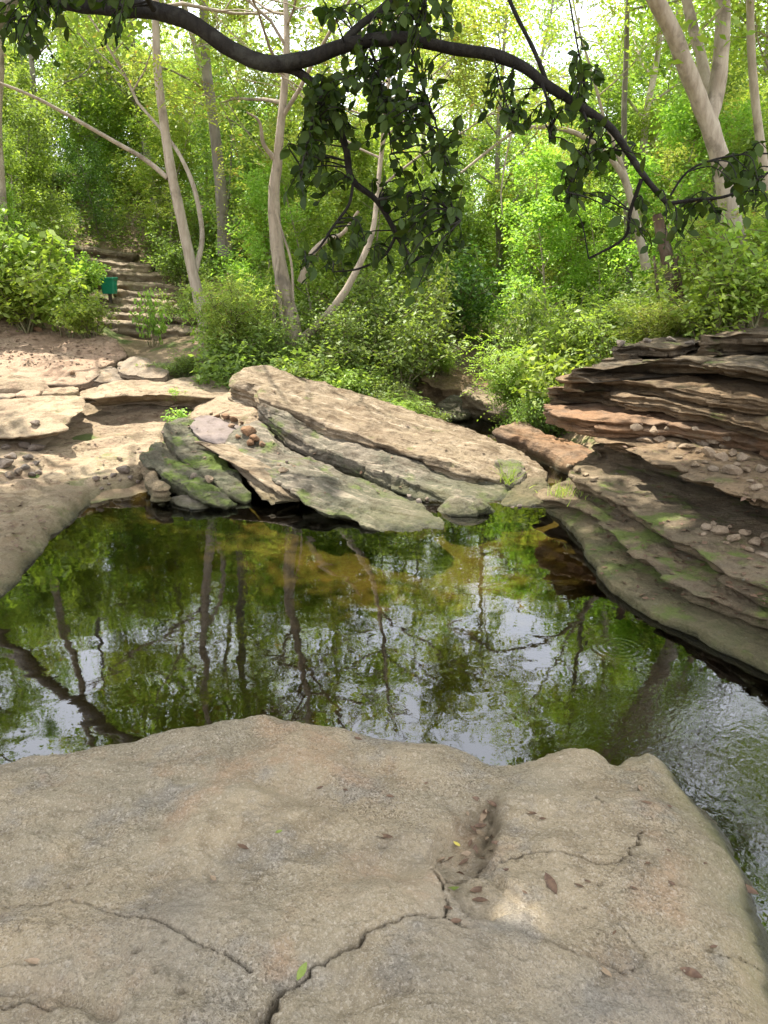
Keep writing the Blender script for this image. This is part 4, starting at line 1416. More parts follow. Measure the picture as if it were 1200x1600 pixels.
TRE = {
    'green': [proto_tree(21, 8.5, .12, 13, 2.4, 34, .12, 'green', 'bark_grey', 0.28, .2), proto_tree(22, 10, .14, 14, 2.5, 34, .12, 'green', 'bark_tan', 0.3, .2)],
    'yellow': [proto_tree(23, 9.5, .12, 13, 2.5, 11, .30, 'yellow', 'bark_tan', 0.25, .2, pin=5), proto_tree(24, 8.5, .10, 13, 2.4, 33, .12, 'yellow', 'bark_grey', 0.25, .2)],
    'bright': [proto_tree(25, 9, .11, 13, 2.4, 33, .12, 'bright', 'bark_pale', 0.28, .2)],
    'deep': [proto_tree(26, 9, .14, 13, 2.2, 33, .11, 'deep', 'bark_grey', 0.25, .2)],
}
SAP = {
    'green': [proto_tree(31, 4.2, .04, 18, 1.2, 38, .09, 'green', 'bark_grey', 0.08, 0.13, sub=3, sub2=3), proto_tree(35, 4.6, .04, 18, 1.15, 38, .09, 'green', 'bark_grey', 0.05, 0.13, sub=3, sub2=3)],
    'bright': [proto_tree(32, 4.0, .035, 18, 1.2, 36, .095, 'bright', 'bark_tan', 0.08, 0.13, sub=3, sub2=3)],
    'yellow': [proto_tree(33, 4.4, .035, 17, 1.2, 11, .22, 'yellow', 'bark_tan', 0.08, 0.15, pin=5, sub=3, sub2=3)],
    'deep': [proto_tree(34, 3.8, .04, 18, 1.2, 40, .085, 'deep', 'bark_grey', 0.04, 0.14, sub=3, sub2=3)],
}
prs = np.random.RandomState(77)


def put_shrub(kind, x, y, h, w, label, group=None, z=None, name='shrub'):
    a, b = SHR[kind][prs.randint(len(SHR[kind]))]
    zz_ = drop_z(x, y) if z is None else z
    r_ = empty(name, (x, y, zz_))
    r_.rotation_euler = (0, 0, prs.uniform(0, 6.28))
    r_.scale = (w, w, h)
    new_obj('stems', a, None, parent=r_)
    new_obj('foliage', b, None, parent=r_)
    return tag(r_, label, 'shrub', group)


def put_tree(lib, kind, x, y, sc, label, group=None, name='forest_tree', cat='tree'):
    opts = lib[kind]
    a, b, c = opts[prs.randint(len(opts))]
    r_ = empty(name, (x, y, float(H(np.array([x]), np.array([y]))[0]) - 0.05))
    r_.rotation_euler = (0, 0, prs.uniform(0, 6.28))
    k = prs.uniform(0.9, 1.12)
    r_.scale = (sc * k, sc * k, sc)
    new_obj('trunk', a, None, parent=r_)
    new_obj('branches', b, None, parent=r_)
    new_obj('crown', c, None, parent=r_)
    return tag(r_, label, cat, group)


LIT = [(at(800, 1398, z=.25), .085), (at(150, 685, z=.3), .62), (at(225, 650, z=.4), .8), (at(190, 668, z=.35), .7), (at(100, 545, z=.9), .55), (at(330, 640, z=.5), .5), (at(430, 600, z=.8), .8), (at(640, 670, z=.4), .9), (at(760, 700, z=.3), .6),
       (at(60, 640, z=.5), .4), (at(170, 590, z=.7), .5), (at(1040, 750, z=.6), .12), (at(990, 700, z=.6), .12), (at(480, 730, z=.2), .3)]
GAPS = LIT + [(at(540, 600, z=.7), 1.2), (at(620, 620, z=.6), 1.0), (at(370, 540, z=1.2), .9), (at(60, 450, z=1.6), 1.2), (at(830, 600, z=.8), 1.0), (at(1130, 520, z=1.5), .9), (at(640, 560, z=1.2), .9), (at(740, 610, z=.5), .9), (at(720, 570, z=.9), .7)]  # sun gaps cut into the crowns to light these spots
SV = np.array(SUN)


def lit_mask(P, gaps=LIT):
    """True for leaves cut from the canopy so sun reaches the chosen spots."""
    m_ = np.zeros(len(P), bool)
    for c, r in gaps:
        q = P - c
        al = q @ SV
        m_ |= (np.linalg.norm(q - al[:, None] * SV, axis=1) < r) & (al > 0)
    return m_



# ------------------------------------------------------------------ named trees of the photograph


def line3(lst):
    """(px, py, Y) list -> smooth world polyline."""
    return smooth_line(pts(lst), 6)


def special_tree(name, label, bark, stems, crown_from, leaf_mat, limbs, limb_len, per, size, seed, pin=None, t0=0.3, spread=0.16, up=2.4, el=(0.15, 0.9)):
    """stems: list of (part name, [(px,py,Y)...], r0, r1). Trunk continues beyond the picture by `up` metres; leaves grow there."""
    rg = np.random.RandomState(seed)
    base = pts(stems[0][1][:1])[0]
    root_ = empty(name, tuple(base))
    tag(root_, label, 'tree')
    wood, tw = Geo(), []
    for k, (nm, l_, ra, rb) in enumerate(stems):
        P = line3(l_)
        if k in crown_from:
            d = unit(P[-1] - P[-6])
            d = unit(d + np.array([0, 0, 0.6]))
            ext = branch_line(rg, P[-1], d, up, 6, 0.15)
            full = np.vstack([P, ext[1:]])
            rad = np.concatenate([np.linspace(ra, rb, len(P)), np.linspace(rb, rb * 0.3, len(ext) - 1)])
            w_, t_ = grow(rg, ext, rb * 1.25, limbs, limb_len, 0.0, el, 4, 3)
            wood.V += w_.V
            wood.F += [f + wood.n for f in w_.F]
            wood.n += w_.n
            tw += t_
            P = full
        else:
            rad = np.linspace(ra, rb, len(P))
        if k == 0: rad = rad * (1 + 0.35 * np.exp(-np.linspace(0, 14, len(P))))
        g = Geo()
        g.add(*tube(P, rad, 12, seed + k, 0.05))
        new_obj(nm, g.mesh(nm, base), M[bark], parent=root_)
    if tw:
        new_obj('limbs', wood.mesh('limbs', base), M[bark], parent=root_)
        V_, F_ = foliage_on(rg, tw, per, size, spread, 0.5, 0.35, pin)
        keep_ = ~lit_mask(V_[F_].mean(1), GAPS)
        V_ = V_[F_[keep_]].reshape(-1, 3)
        F_ = np.arange(len(V_)).reshape(-1, 4)
        new_obj('crown', mesh_uniform('crown', V_ - base, F_, False), M[leaf_mat], parent=root_)
    return root_


special_tree('pale_tree', 'slender pale trunk leaning left at the foot of the stone steps', 'bark_pale',
             [('trunk', [(327, 545, 11.3), (318, 500, 11.3), (302, 430, 11.3), (285, 350, 11.25), (268, 270, 11.2), (256, 190, 11.2), (246, 110, 11.1), (243, 20, 11.1)], .088, .045),
              ('branch', [(262, 278, 11.2), (225, 248, 11.2), (180, 222, 11.1), (110, 182, 10.9), (50, 150, 10.7), (-20, 122, 10.5)], .035, .015),
              ('branch', [(305, 425, 11.35), (316, 370, 11.5), (305, 300, 11.6), (285, 250, 11.7), (262, 215, 11.8), (215, 160, 12)], .04, .02)],
             {0, 2}, 'yellow', 11, 2.1, 26, .12, 301)
special_tree('forked_tree', 'thick pale trunk with several stems behind the tilted slabs', 'bark_tan',
             [('trunk', [(462, 540, 10.9), (455, 500, 10.9), (440, 430, 10.9), (430, 360, 10.9), (428, 300, 10.9), (434, 250, 10.9), (438, 200, 10.9)], .118, .05),
              ('stem', [(466, 535, 10.8), (500, 505, 10.6), (525, 475, 10.5), (548, 440, 10.5), (580, 370, 10.6), (590, 300, 10.8)], .065, .03),
              ('stem', [(445, 540, 10.8), (438, 480, 10.7), (432, 440, 10.75), (436, 400, 10.8)], .03, .02),
              ('stem', [(424, 545, 10.8), (428, 500, 10.75), (430, 455, 10.8)], .035, .022),
              ('stem', [(458, 470, 10.8), (455, 410, 10.75), (440, 360, 10.7), (420, 290, 10.7)], .018, .012),
              ('branch', [(470, 440, 10.9), (485, 400, 10.8), (510, 375, 10.8), (535, 365, 10.7), (560, 330, 10.6)], .05, .018),
              ('branch', [(430, 250, 10.9), (412, 225, 10.8), (405, 190, 10.7), (385, 175, 10.6)], .035, .01)],
             {0, 1}, 'yellow', 11, 2.0, 11, .28, 302, pin=5)
special_tree('forked_tree', 'smooth pale forked tree at upper right above the cliff', 'bark_pale',
             [('trunk', [(1152, 400, 9.2), (1140, 330, 9.2), (1128, 260, 9.2), (1112, 205, 9.2), (1098, 172, 9.2), (1072, 105, 9.1), (1048, 45, 9.0), (1020, -10, 8.9)], .105, .08),
              ('trunk_fork', [(1105, 195, 9.2), (1118, 150, 9.3), (1126, 90, 9.3), (1130, 20, 9.4), (1128, -30, 9.4)], .095, .068),
              ('branch', [(1112, 175, 9.4), (1100, 110, 9.7), (1085, 50, 9.9), (1070, -10, 10.1)], .06, .055)],
             {0, 1, 2}, 'bright', 11, 2.4, 34, .115, 303, up=3.4)
special_tree('red_barked_tree', 'reddish brown broken trunk with hanging roots behind the right cliff', 'bark_red',
             [('trunk', [(1062, 500, 9.6), (1055, 450, 9.6), (1042, 400, 9.6), (1030, 350, 9.7), (1026, 335, 9.7)], .10, .05),
              ('aerial_root', [(1068, 490, 9.5), (1062, 430, 9.45), (1048, 395, 9.45), (1032, 375, 9.5)], .016, .014),
              ('aerial_root', [(1050, 495, 9.5), (1048, 440, 9.45), (1055, 415, 9.45), (1060, 400, 9.5)], .014, .012),
              ('aerial_root', [(1030, 480, 9.5), (1025, 430, 9.45), (1022, 400, 9.5)], .02, .014)],
             set(), 'green', 11, 1.9, 32, .11, 304)
special_tree('bent_tree', 'pale thin tree arching left over the stream gap', 'bark_pale',
             [('trunk', [(1010, 420, 11.5), (990, 330, 11.4), (970, 270, 11.3), (930, 225, 11.2), (880, 202, 11.1), (820, 200, 11), (790, 215, 10.9), (745, 250, 10.8), (720, 270, 10.7)], .05, .012),
              ('branch', [(800, 205, 10.9), (790, 250, 10.8), (783, 300, 10.8), (785, 335, 10.8)], .014, .006),
              ('branch', [(985, 300, 11.4), (965, 240, 11.5), (945, 190, 11.6)], .04, .02)],
             {2}, 'yellow', 7, 1.5, 5, .22, 305, pin=5, up=2.5)
special_tree('slim_tree', 'slim grey trunk rising behind the pale leaning tree', 'bark_grey',
             [('trunk', [(352, 400, 14), (345, 300, 14), (335, 200, 14), (322, 100, 14), (318, 0, 14)], .10, .07)], {0}, 'green', 11, 2.2, 34, .12, 306)
special_tree('slim_tree', 'slim pale trunk at the right edge beyond the forked tree', 'bark_pale',
             [('trunk', [(1215, 420, 10.5), (1200, 300, 10.5), (1185, 200, 10.5), (1175, 100, 10.5), (1172, 0, 10.5)], .06, .045)], {0}, 'bright', 10, 2.0, 34, .12, 307)
special_tree('slim_tree', 'thin grey trunk in the bright gap right of centre', 'bark_grey',
             [('trunk', [(985, 470, 13), (980, 350, 13), (975, 200, 13), (978, 100, 13), (980, 20, 13)], .05, .035)], {0}, 'yellow', 9, 1.9, 12, .27, 308, pin=5)
special_tree('slim_tree', 'pale trunk at the far left edge above the shrubs', 'bark_pale',
             [('trunk', [(8, 420, 12), (2, 300, 12), (-4, 200, 12), (0, 90, 12), (-12, -10, 12)], .07, .05)], {0}, 'green', 9, 2.0, 24, .12, 309)

rgl = np.random.RandomState(410)
lb = np.array([-7.4, 11.0, float(H(np.array([-7.4]), np.array([11.0]))[0]) - 0.1])
rl_ = empty('leaning_tree', tuple(lb))
tag(rl_, 'dark leaning trunk mirrored in the left of the pool', 'tree')
LP_ = smooth_line(np.array([lb, [-6.8, 11.0, 2.5], [-6.06, 11.1, 3.6], [-5.3, 11.3, 4.65], [-4.5, 11.6, 5.75], [-4.0, 11.9, 6.6], [-3.7, 12.2, 7.6]]), 5)
g = Geo()
g.add(*tube(LP_, np.linspace(.15, .06, len(LP_)), 10, 5))
new_obj('trunk', g.mesh('trunk', lb), M['bark_grey'], parent=rl_)
wd_, tw_ = grow(rgl, LP_[-14:], .10, 9, 1.6, 0.3, (0.1, 0.9), 4, 3)
new_obj('limbs', wd_.mesh('limbs', lb), M['bark_grey'], parent=rl_)
V_, F_ = foliage_on(rgl, tw_, 18, .11, .18)
k_ = ~lit_mask(V_[F_].mean(1), GAPS)
V_ = V_[F_[k_]].reshape(-1, 3)
new_obj('crown', mesh_uniform('crown', V_ - lb, np.arange(len(V_)).reshape(-1, 4), False), M['green'], parent=rl_)

# ------------------------------------------------------------------ shrubs around the rocks
SHRUBS = [
    # kind, px, py(base), Y, height, width, label
    ('bright', 40, 500, 11.0, 1.25, 1.3, 'large sunlit bright green shrub on the earthy ledge at left'),
    ('bright', -30, 495, 11.0, 1.5, 1.3, 'tall bright shrub cut by the left edge above the earthy ledge'),
    ('broad', 105, 512, 10.9, 0.8, 0.8, 'leafy bright shrub in the middle of the earthy ledge clump'),
    ('bright', 140, 525, 10.8, 0.6, 0.6, 'low bright shrub at the right end of the earthy ledge clump'),
    ('broad', 72, 470, 11.6, 1.3, 1.1, 'broad leaved bright shrub behind the earthy ledge, left of the bin'),
    ('broad', 238, 530, 11.4, 0.85, 0.42, 'small upright plant with yellow green leaves in front of the steps'),
    ('green', 292, 492, 12.9, 0.7, 0.7, 'leafy green plant leaning over the right end of the middle steps'),
    ('bright', 128, 470, 13.2, 0.8, 0.7, 'bright plant covering the left end of the steps below the bin'),
    ('green', 285, 440, 14.7, 0.9, 0.8, 'green plant over the right end of the upper steps'),
    ('fine', 75, 405, 15.4, 0.9, 0.9, 'feathery plant at the left end of the top steps'),
    ('yellow', 372, 570, 10.4, 1.15, 0.95, 'bright yellow green shrub between the pale trunk and the forked tree'),
    ('bright', 345, 560, 10.6, 0.9, 0.6, 'bright shrub right against the foot of the pale leaning trunk'),
    ('green', 405, 575, 10.2, 0.6, 0.7, 'dark low shrub at the upper left corner of the tilted slab'),
    ('green', 285, 590, 9.9, 0.28, 0.5, 'low ground plant over roots behind the sunlit ledge'),
    ('broad', 283, 665, 8.3, 0.22, 0.3, 'tiny bright plant in the gap beside the sunlit shelf'),
    ('bright', 275, 640, 8.7, 0.15, 0.22, 'tiny sprout under the right end of the sunlit ledge'),
    ('bright', 455, 592, 9.7, 0.42, 0.6, 'low green plant behind the tilted slab, first from the left'),
    ('green', 500, 598, 9.7, 0.42, 0.6, 'low green plant behind the tilted slab, second from the left'),
    ('bright', 545, 612, 9.6, 0.45, 0.6, 'low green plant behind the tilted slab, third from the left'),
    ('green', 590, 622, 9.5, 0.42, 0.55, 'low green plant behind the tilted slab, fourth from the left'),
    ('fine', 630, 638, 9.3, 0.45, 0.55, 'low green plant behind the tilted slab, fifth from the left'),
    ('green', 662, 645, 9.3, 0.40, 0.45, 'low green plant at the back edge of the slab by the stream'),
    ('fine', 545, 575, 10.4, 0.9, 1.0, 'feathery green bush under the forked tree'),
    ('green', 610, 585, 10.4, 1.0, 1.1, 'rounded green bush behind the middle of the tilted slab'),
    ('green', 580, 550, 11.2, 1.3, 1.2, 'green bush leaning over the shady bank behind the slab'),
    ('green', 640, 545, 11.8, 1.5, 1.1, 'wide green bush over the shady bank'),
    ('deep', 700, 515, 14.0, 1.6, 1.5, 'dark bush above the highest ledge of the shady bank'),
    ('fine', 690, 588, 11.8, 0.45, 0.45, 'small pale leaved bush over the sunlit block at the bend'),
    ('fine', 826, 662, 9.0, 0.75, 0.5, 'soft green bush hanging over the stream left of the cliff'),
    ('green', 856, 650, 9.0, 0.75, 0.6, 'dense green bush against the left end of the cliff'),
    ('fine', 835, 605, 9.8, 1.3, 1.1, 'feathery bush rising behind the left end of the cliff'),
    ('green', 830, 585, 11.2, 1.4, 1.0, 'tall green bush on the far side of the stream bend'),
    ('bright', 880, 590, 9.4, 1.2, 1.1, 'bright bush above the left shoulder of the cliff'),
    ('fine', 930, 570, 9.4, 1.2, 1.1, 'feathery bush above the cliff, left of the red barked trunk'),
    ('green', 985, 545, 9.0, 1.0, 1.0, 'green bush on the cliff top in front of the red barked trunk'),
    ('yellow', 1040, 535, 8.6, 0.6, 0.8, 'low yellow green bush on the cliff top centre'),
    ('bright', 1105, 530, 8.3, 0.9, 0.9, 'bright bush on the cliff top below the forked tree'),
    ('bright', 1165, 520, 8.1, 1.0, 1.0, 'bright bush on the cliff top near the right edge'),
    ('yellow', 1140, 470, 9.4, 1.4, 1.2, 'yellow green bush around the foot of the forked tree'),
    ('bright', 1215, 480, 8.6, 1.5, 1.2, 'bright bush cut by the right edge above the cliff'),
]
for kind, a, b, Yd, h_, w_, lab in SHRUBS:
    p = at(a, b, Y=Yd)
    zt = drop_z(p[0], p[1], p[2] + 0.6)
    put_shrub(kind, p[0], p[1], h_, w_, lab, z=min(zt, p[2] + 0.1))

# ------------------------------------------------------------------ thicket and forest behind
grp = 'saplings of the dense thicket'
fr = np.random.RandomState(41)
kinds = ['green', 'bright', 'yellow', 'deep']


def corridor(x, y):
    """Ground to keep open: stream bed, steps, shelf."""
    if -0.2 < x < 2.7 and y < 14.3: return True
    for a, b, Yd in STEP_FRONTS:
        p = at((a[0] + b[0]) / 2, (a[1] + b[1]) / 2, Y=Yd)
        if abs(x - p[0]) < 1.35 and -1.4 < y - p[1] < 1.0: return True
    return False


count = 0
yv = 12.3
while yv < 27:
    step = 0.95 + (yv - 12) * 0.055
    xv = -0.62 * yv - 1
    while xv < 0.62 * yv + 1:
        x, y = xv + fr.uniform(-.45, .45), yv + fr.uniform(-.5, .5)
        xv += step * 1.15
        if corridor(x, y): continue
        left = x < -1.5
        pr = [0.42, 0.32, 0.16, 0.10] if left else [0.36, 0.34, 0.25, 0.05]
        k = kinds[fr.choice(4, p=pr)]
        sc = fr.uniform(0.5, 1.0) * (0.75 + (yv - 12) * 0.03)
        pxs = 600 + FPX * x / (y * CP)
        zone = ('left of the stone steps' if pxs < 90 else 'above the stone steps' if pxs < 290 else 'between the two pale trunks' if pxs < 440 else
                'behind the tilted slabs' if pxs < 680 else 'over the stream bend' if pxs < 860 else 'behind the red barked trunk' if pxs < 1060 else 'beyond the forked tree at right')
        row = 'near edge' if y < 15 else 'middle' if y < 20 else 'far depth'
        look = {'green': 'mid green sapling', 'bright': 'bright green sapling', 'yellow': 'feathery yellowish sapling', 'deep': 'dark bushy sapling'}[k]
        put_tree(SAP, k, x, y, sc, f'{look}, {row} of thicket {zone}', f'{look}s, {row} of the thicket {zone}', 'sapling', 'sapling')
        count += 1
    yv += step

gc = np.random.RandomState(91)
m_ = 230000
gy_ = 9.3 + 19 * gc.uniform(0, 1, m_) ** 1.3
gx_ = gc.uniform(-0.62, 0.62, m_) * gy_ + gc.normal(0, .6, m_)
dens = fbm(np.stack([gx_ * 0.8, gy_ * 0.8, np.zeros(m_)], 1), 3)
okc = dens > gc.uniform(-0.75, 0.15, m_)
okc &= ~((np.abs(gx_ - 1.3) < 1.15) & (gy_ < 13.6))
okc &= ~((gx_ < -2.3) & (gy_ < 11.6)) & ~((gx_ > 2.0) & (gy_ < 9.8))
for a, b, Yd in STEP_FRONTS:
    p = at((a[0] + b[0]) / 2, (a[1] + b[1]) / 2, Y=Yd)
    okc &= ~((np.abs(gx_ - p[0]) < 0.95) & (np.abs(gy_ - p[1]) < 0.8))
gx_, gy_, dens = gx_[okc], gy_[okc], dens[okc]
gz_ = H(gx_, gy_) + np.abs(gc.normal(0, 1, len(gx_))) * 0.16 * (0.6 + np.clip(dens + .4, 0, 1.2))
V_, F_ = rnd_leaves(gc, np.stack([gx_, gy_, gz_], 1), 0.085, 0.5, 0.1)
tag(new_obj('undergrowth', mesh_uniform('undergrowth', V_, F_, False), M['green']), 'low green ground cover on the forest floor behind the rocks', 'undergrowth', kind='stuff')

TREES = [(-9, 14, 'green', .9), (-7.2, 17, 'yellow', .9), (-5.2, 19, 'green', .9), (-3.2, 17.5, 'yellow', .95), (-1.4, 16, 'yellow', 1.0), (.6, 19, 'yellow', 1.0), (2.6, 17, 'yellow', .95),
         (4.6, 15, 'bright', .95), (6.4, 17, 'bright', 1.0), (8.4, 14, 'green', 1.0), (-11, 20, 'green', 1.0), (-8.5, 23, 'yellow', 1.1), (-4.5, 24, 'yellow', 1.1), (-1, 24, 'green', 1.1), (2.5, 25, 'yellow', 1.1),
         (6, 23, 'bright', 1.1), (9.5, 21, 'green', 1.1), (12, 18, 'bright', 1.0), (-13, 27, 'green', 1.2), (0.8, 31, 'yellow', 1.25), (5.2, 31, 'green', 1.25), (-6.5, 31, 'green', 1.25), (10.5, 29, 'yellow', 1.2), (5.6, 11, 'bright', .85), (7.2, 8.5, 'green', .85),
         (-9.4, 12.8, 'green', .75)]
TREES.sort(key=lambda q: q[0] / q[1])
for i, (x, y, k, s_) in enumerate(TREES):
    px_, _, _ = project(np.array([x, y, 3.0]))
    put_tree(TRE, k, x, y, s_ * 0.8, f"{ {'green': 'mid green', 'yellow': 'airy yellow green', 'bright': 'bright green', 'deep': 'dark green'}[k]} forest tree, {ORD[i] if i < 20 else 'twenty ' + ORD[i - 20]} from the left among the trees behind",
             'forest trees behind the stream')

# ------------------------------------------------------------------ tree whose dark bough hangs over the pool
LEAN = np.array([-4.6, 4.6, 0])
LEAN[2] = float(H(np.array([LEAN[0]]), np.array([LEAN[1]]))[0]) - 0.1
rootO = empty('overhanging_tree', tuple(LEAN))
tag(rootO, 'dark tree whose long leafy bough arches across the top of the view', 'tree')
YB = 4.3
bough = pts([(-60, -95, 4.75), (20, -35, 4.65), (85, -2, 4.6), (170, 11, 4.5), (240, 17, 4.4), (300, 36, YB), (360, 76, YB), (420, 100, YB), (480, 92, YB), (530, 74, YB), (590, 62, YB), (640, 62, YB), (700, 75, YB), (770, 86, YB),
             (820, 106, YB), (850, 130, YB), (900, 162, YB), (950, 196, YB), (980, 236, YB), (1010, 280, YB), (1046, 322, YB)])
trunkO = np.vstack([[LEAN, LEAN + [0.15, 0.02, 1.2], LEAN + [0.4, .05, 2.4], LEAN + [0.9, .08, 3.4], LEAN + [1.5, 0.1, 4.0]], [bough[0] + [-.15, 0.05, 0.18]], bough[:1]])
KPX = YB / CP / FPX * 0.70


def add_part(name, P, r, mat, parent, base, seg=10, seed=0, bumpy=0.08, k=6):
    P = smooth_line(P, k)
    g_ = Geo()
    g_.add(*tube(P, np.interp(np.linspace(0, 1, len(P)), np.linspace(0, 1, len(r)), r), seg, seed, bumpy))
    return new_obj(name, g_.mesh(name, base), M[mat], parent=parent), P


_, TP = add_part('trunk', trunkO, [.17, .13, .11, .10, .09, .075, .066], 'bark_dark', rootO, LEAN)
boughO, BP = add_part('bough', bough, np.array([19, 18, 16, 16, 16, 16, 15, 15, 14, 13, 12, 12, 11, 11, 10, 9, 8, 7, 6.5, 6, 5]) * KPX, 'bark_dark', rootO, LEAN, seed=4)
BR, BO = {}, {}
for nm, l_, ra, rb in [('a', [(418, 100), (470, 115), (510, 160), (540, 230), (550, 280), (590, 315), (622, 370), (645, 410)], 10, 4.5),
                       ('b', [(528, 75), (560, 42), (605, 5), (640, -45), (700, -120)], 8, 5), ('c', [(1002, 280), (985, 330), (975, 372), (920, 404)], 4.5, 2.5),
                       ('d', [(856, 132), (835, 80), (805, 20), (780, -40)], 4.5, 3.5), ('e', [(1040, 318), (1075, 268), (1130, 246), (1200, 240), (1270, 250)], 2.5, 1.5),
                       ('f', [(1046, 318), (1085, 312), (1140, 305), (1200, 270), (1260, 240)], 4, 2), ('g', [(552, 285), (545, 320), (520, 355), (500, 385), (478, 405)], 3.5, 1.8),
                       ('h', [(590, 312), (640, 305), (690, 320), (720, 345)], 3, 1.5), ('i', [(640, 60), (660, 20), (672, -40)], 3.5, 2.5), ('j', [(240, 14), (220, -20), (190, -70)], 6, 4),
                       ('k', [(845, 125), (862, 180), (858, 215)], 3, 2), ('l', [(905, 165), (912, 130), (900, 60), (888, -10)], 2, 1.5), ('m', [(620, 365), (600, 400), (560, 420), (520, 425)], 3.5, 1.5),
                       ('n', [(480, 118), (492, 170), (478, 230), (470, 270)], 3, 1.5), ('o', [(575, 62), (592, 120), (606, 190), (612, 240)], 3, 1.5), ('p', [(640, 62), (655, 120), (680, 190), (690, 240)], 2.5, 1.5),
                       ('q', [(85, 0), (50, 30), (20, 60)], 4, 2), ('r', [(770, 86), (782, 130), (796, 180)], 2, 1.2), ('s', [(910, 170), (922, 215), (900, 270), (885, 300)], 2.5, 1.2)]:
    rgb = np.random.RandomState(ord(nm))
    dY = rgb.uniform(-0.45, 0.45)
    P = pts([(a, b, YB + dY * i / (len(l_) - 1)) for i, (a, b) in enumerate(l_)])
    BO[nm], BR[nm] = add_part('branch', P, np.array([ra, rb]) * KPX, 'bark_dark', rootO, LEAN, 7, 3, 0.05, 5)

# leaf shapes of the bough: three shared meshes with midrib fold and curl
LEAFM = []
for k in range(3):
    prof = [(0, .02), (.12, .20), (.30, .40), (.52, .46), (.74, .34), (.9, .15), (1, .0)]
    V_, F_ = [], []
    for f, w_ in prof:
        zc = -0.10 * (k + 0.6) * f * f
        V_ += [(f, -w_ * .68, zc + 0.14 * w_), (f, 0, zc), (f, w_ * .68, zc + 0.14 * w_)]
    for i in range(len(prof) - 1):
        a = 3 * i
        F_ += [(a, a + 3, a + 4, a + 1), (a + 1, a + 4, a + 5, a + 2)]
    me_ = mesh_lists('leaf', V_, F_)
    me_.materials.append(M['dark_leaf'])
    LEAFM.append(me_)
LB = [np.array([v.co[:] for v in m_.vertices]) for m_ in LEAFM]
LF = np.array([p_.vertices[:] for p_ in LEAFM[0].polygons])
CL = [  # cluster: px, py, spread x, spread y, count
    (655, 20, 34, 30, 46), (610, 60, 22, 40, 26), (590, 120, 26, 36, 44), (600, 185, 30, 34, 52), (555, 150, 22, 40, 32), (630, 130, 28, 40, 30), (500, 195, 24, 26, 36), (485, 235, 20, 24, 34), (505, 160, 20, 28, 20), (530, 210, 22, 30, 26),
    (490, 285, 24, 18, 22), (455, 305, 12, 12, 9), (640, 205, 26, 24, 26), (690, 250, 28, 26, 28), (660, 300, 34, 26, 28), (705, 310, 22, 30, 22), (690, 370, 30, 30, 30), (640, 360, 26, 26, 18), (610, 320, 24, 20, 16), (560, 395, 34, 22, 26), (505, 415, 30, 18, 18), (640, 430, 40, 22, 24),
    (792, 170, 18, 20, 20), (800, 195, 14, 16, 10), (918, 125, 18, 22, 18), (905, 165, 16, 18, 14), (860, 190, 6, 24, 12), (905, 265, 22, 18, 28), (890, 305, 18, 18, 22), (925, 210, 14, 18, 10), (1035, 345, 26, 22, 22), (1050, 372, 18, 14, 10), (1165, 285, 26, 20, 20), (1190, 300, 20, 24, 16), (1185, 250, 18, 14, 8), (1150, 340, 22, 10, 8),
    (40, 20, 40, 26, 34), (20, 65, 26, 20, 22), (90, 45, 18, 24, 14), (165, 55, 12, 12, 8), (185, 30, 18, 16, 8), (130, 5, 30, 14, 14), (700, 20, 16, 20, 12), (520, 20, 20, 22, 14), (990, 255, 12, 14, 6), (770, 700, 0, 0, 0)]
leafs = []
rg = np.random.RandomState(9)
allb = np.vstack(list(BR.values()) + [BP])
tw_geo = Geo()
for cx, cy_, sx, sy, cnt in CL:
    if not cnt: continue
    for j in range(max(1, int(cnt / 2.2))):
        a, b = cx + rg.normal(0, sx * 0.75), cy_ + rg.normal(0, sy * 0.75)
        tip = at(a, b, Y=YB + rg.uniform(-.45, .45))
        dd_ = np.linalg.norm(allb - tip - np.array([0, 0, 0.05]), axis=1)
        st_ = allb[np.argmin(dd_)]
        if np.linalg.norm(tip - st_) > 0.55: st_ = tip + unit(st_ - tip) * 0.35
        mid = (st_ + tip) / 2 + np.array([rg.normal(0, .03), rg.normal(0, .03), 0.05])
        tw_ = smooth_line(np.array([st_, mid, tip]), 4)
        tw_geo.add(*tube(tw_, np.linspace(.0045, .0018, len(tw_)), 5, bumpy=0))
        nl = rg.randint(5, 9)
        for q in range(nl):
            f = 1.0 - 0.72 * q / nl
            p = np.array([np.interp(f, np.linspace(0, 1, len(tw_)), tw_[:, kk]) for kk in range(3)])
            d = unit(tip - st_) * 0.5 + rg.normal(0, 0.6, 3) + np.array([0, 0, -0.45])
            leafs.append((p, unit(d), unit(rg.normal(0, 0.6, 3) + np.array([0, -0.25, 0.8])), 0.058 * rg.uniform(0.5, 1.4), rg.randint(3)))
tag(new_obj('twigs', tw_geo.mesh('twigs', LEAN), M['bark_dark'], parent=rootO), kind='stuff')
leafs.sort(key=lambda q: -q[3] / project(q[0])[2])
base_m = []
bl_pts = np.vstack([BP] + list(BR.values()))
bl_own = [boughO] * len(BP)
for k_, q_ in BR.items(): bl_own += [BO[k_]] * len(q_)
for i, (p, d, nn, s_, k) in enumerate(leafs):
    sd_ = unit(np.cross(nn, d))
    n2_ = np.cross(d, sd_)
    Mx = np.stack([d, sd_, n2_], 1) * s_
    if i < 300:
        o = bpy.data.objects.new('leaf', LEAFM[k])
        COL.objects.link(o)
        o.parent = bl_own[int(np.argmin(((bl_pts - p) ** 2).sum(1)))]
        mm = Matrix.Identity(4)
        for r_ in range(3):
            for c_ in range(3): mm[r_][c_] = Mx[r_, c_]
            mm[r_][3] = p[r_] - LEAN[r_]
        o.matrix_local = mm
    else:
        base_m.append((LB[k] @ Mx.T + p - LEAN))
VV = np.concatenate(base_m)
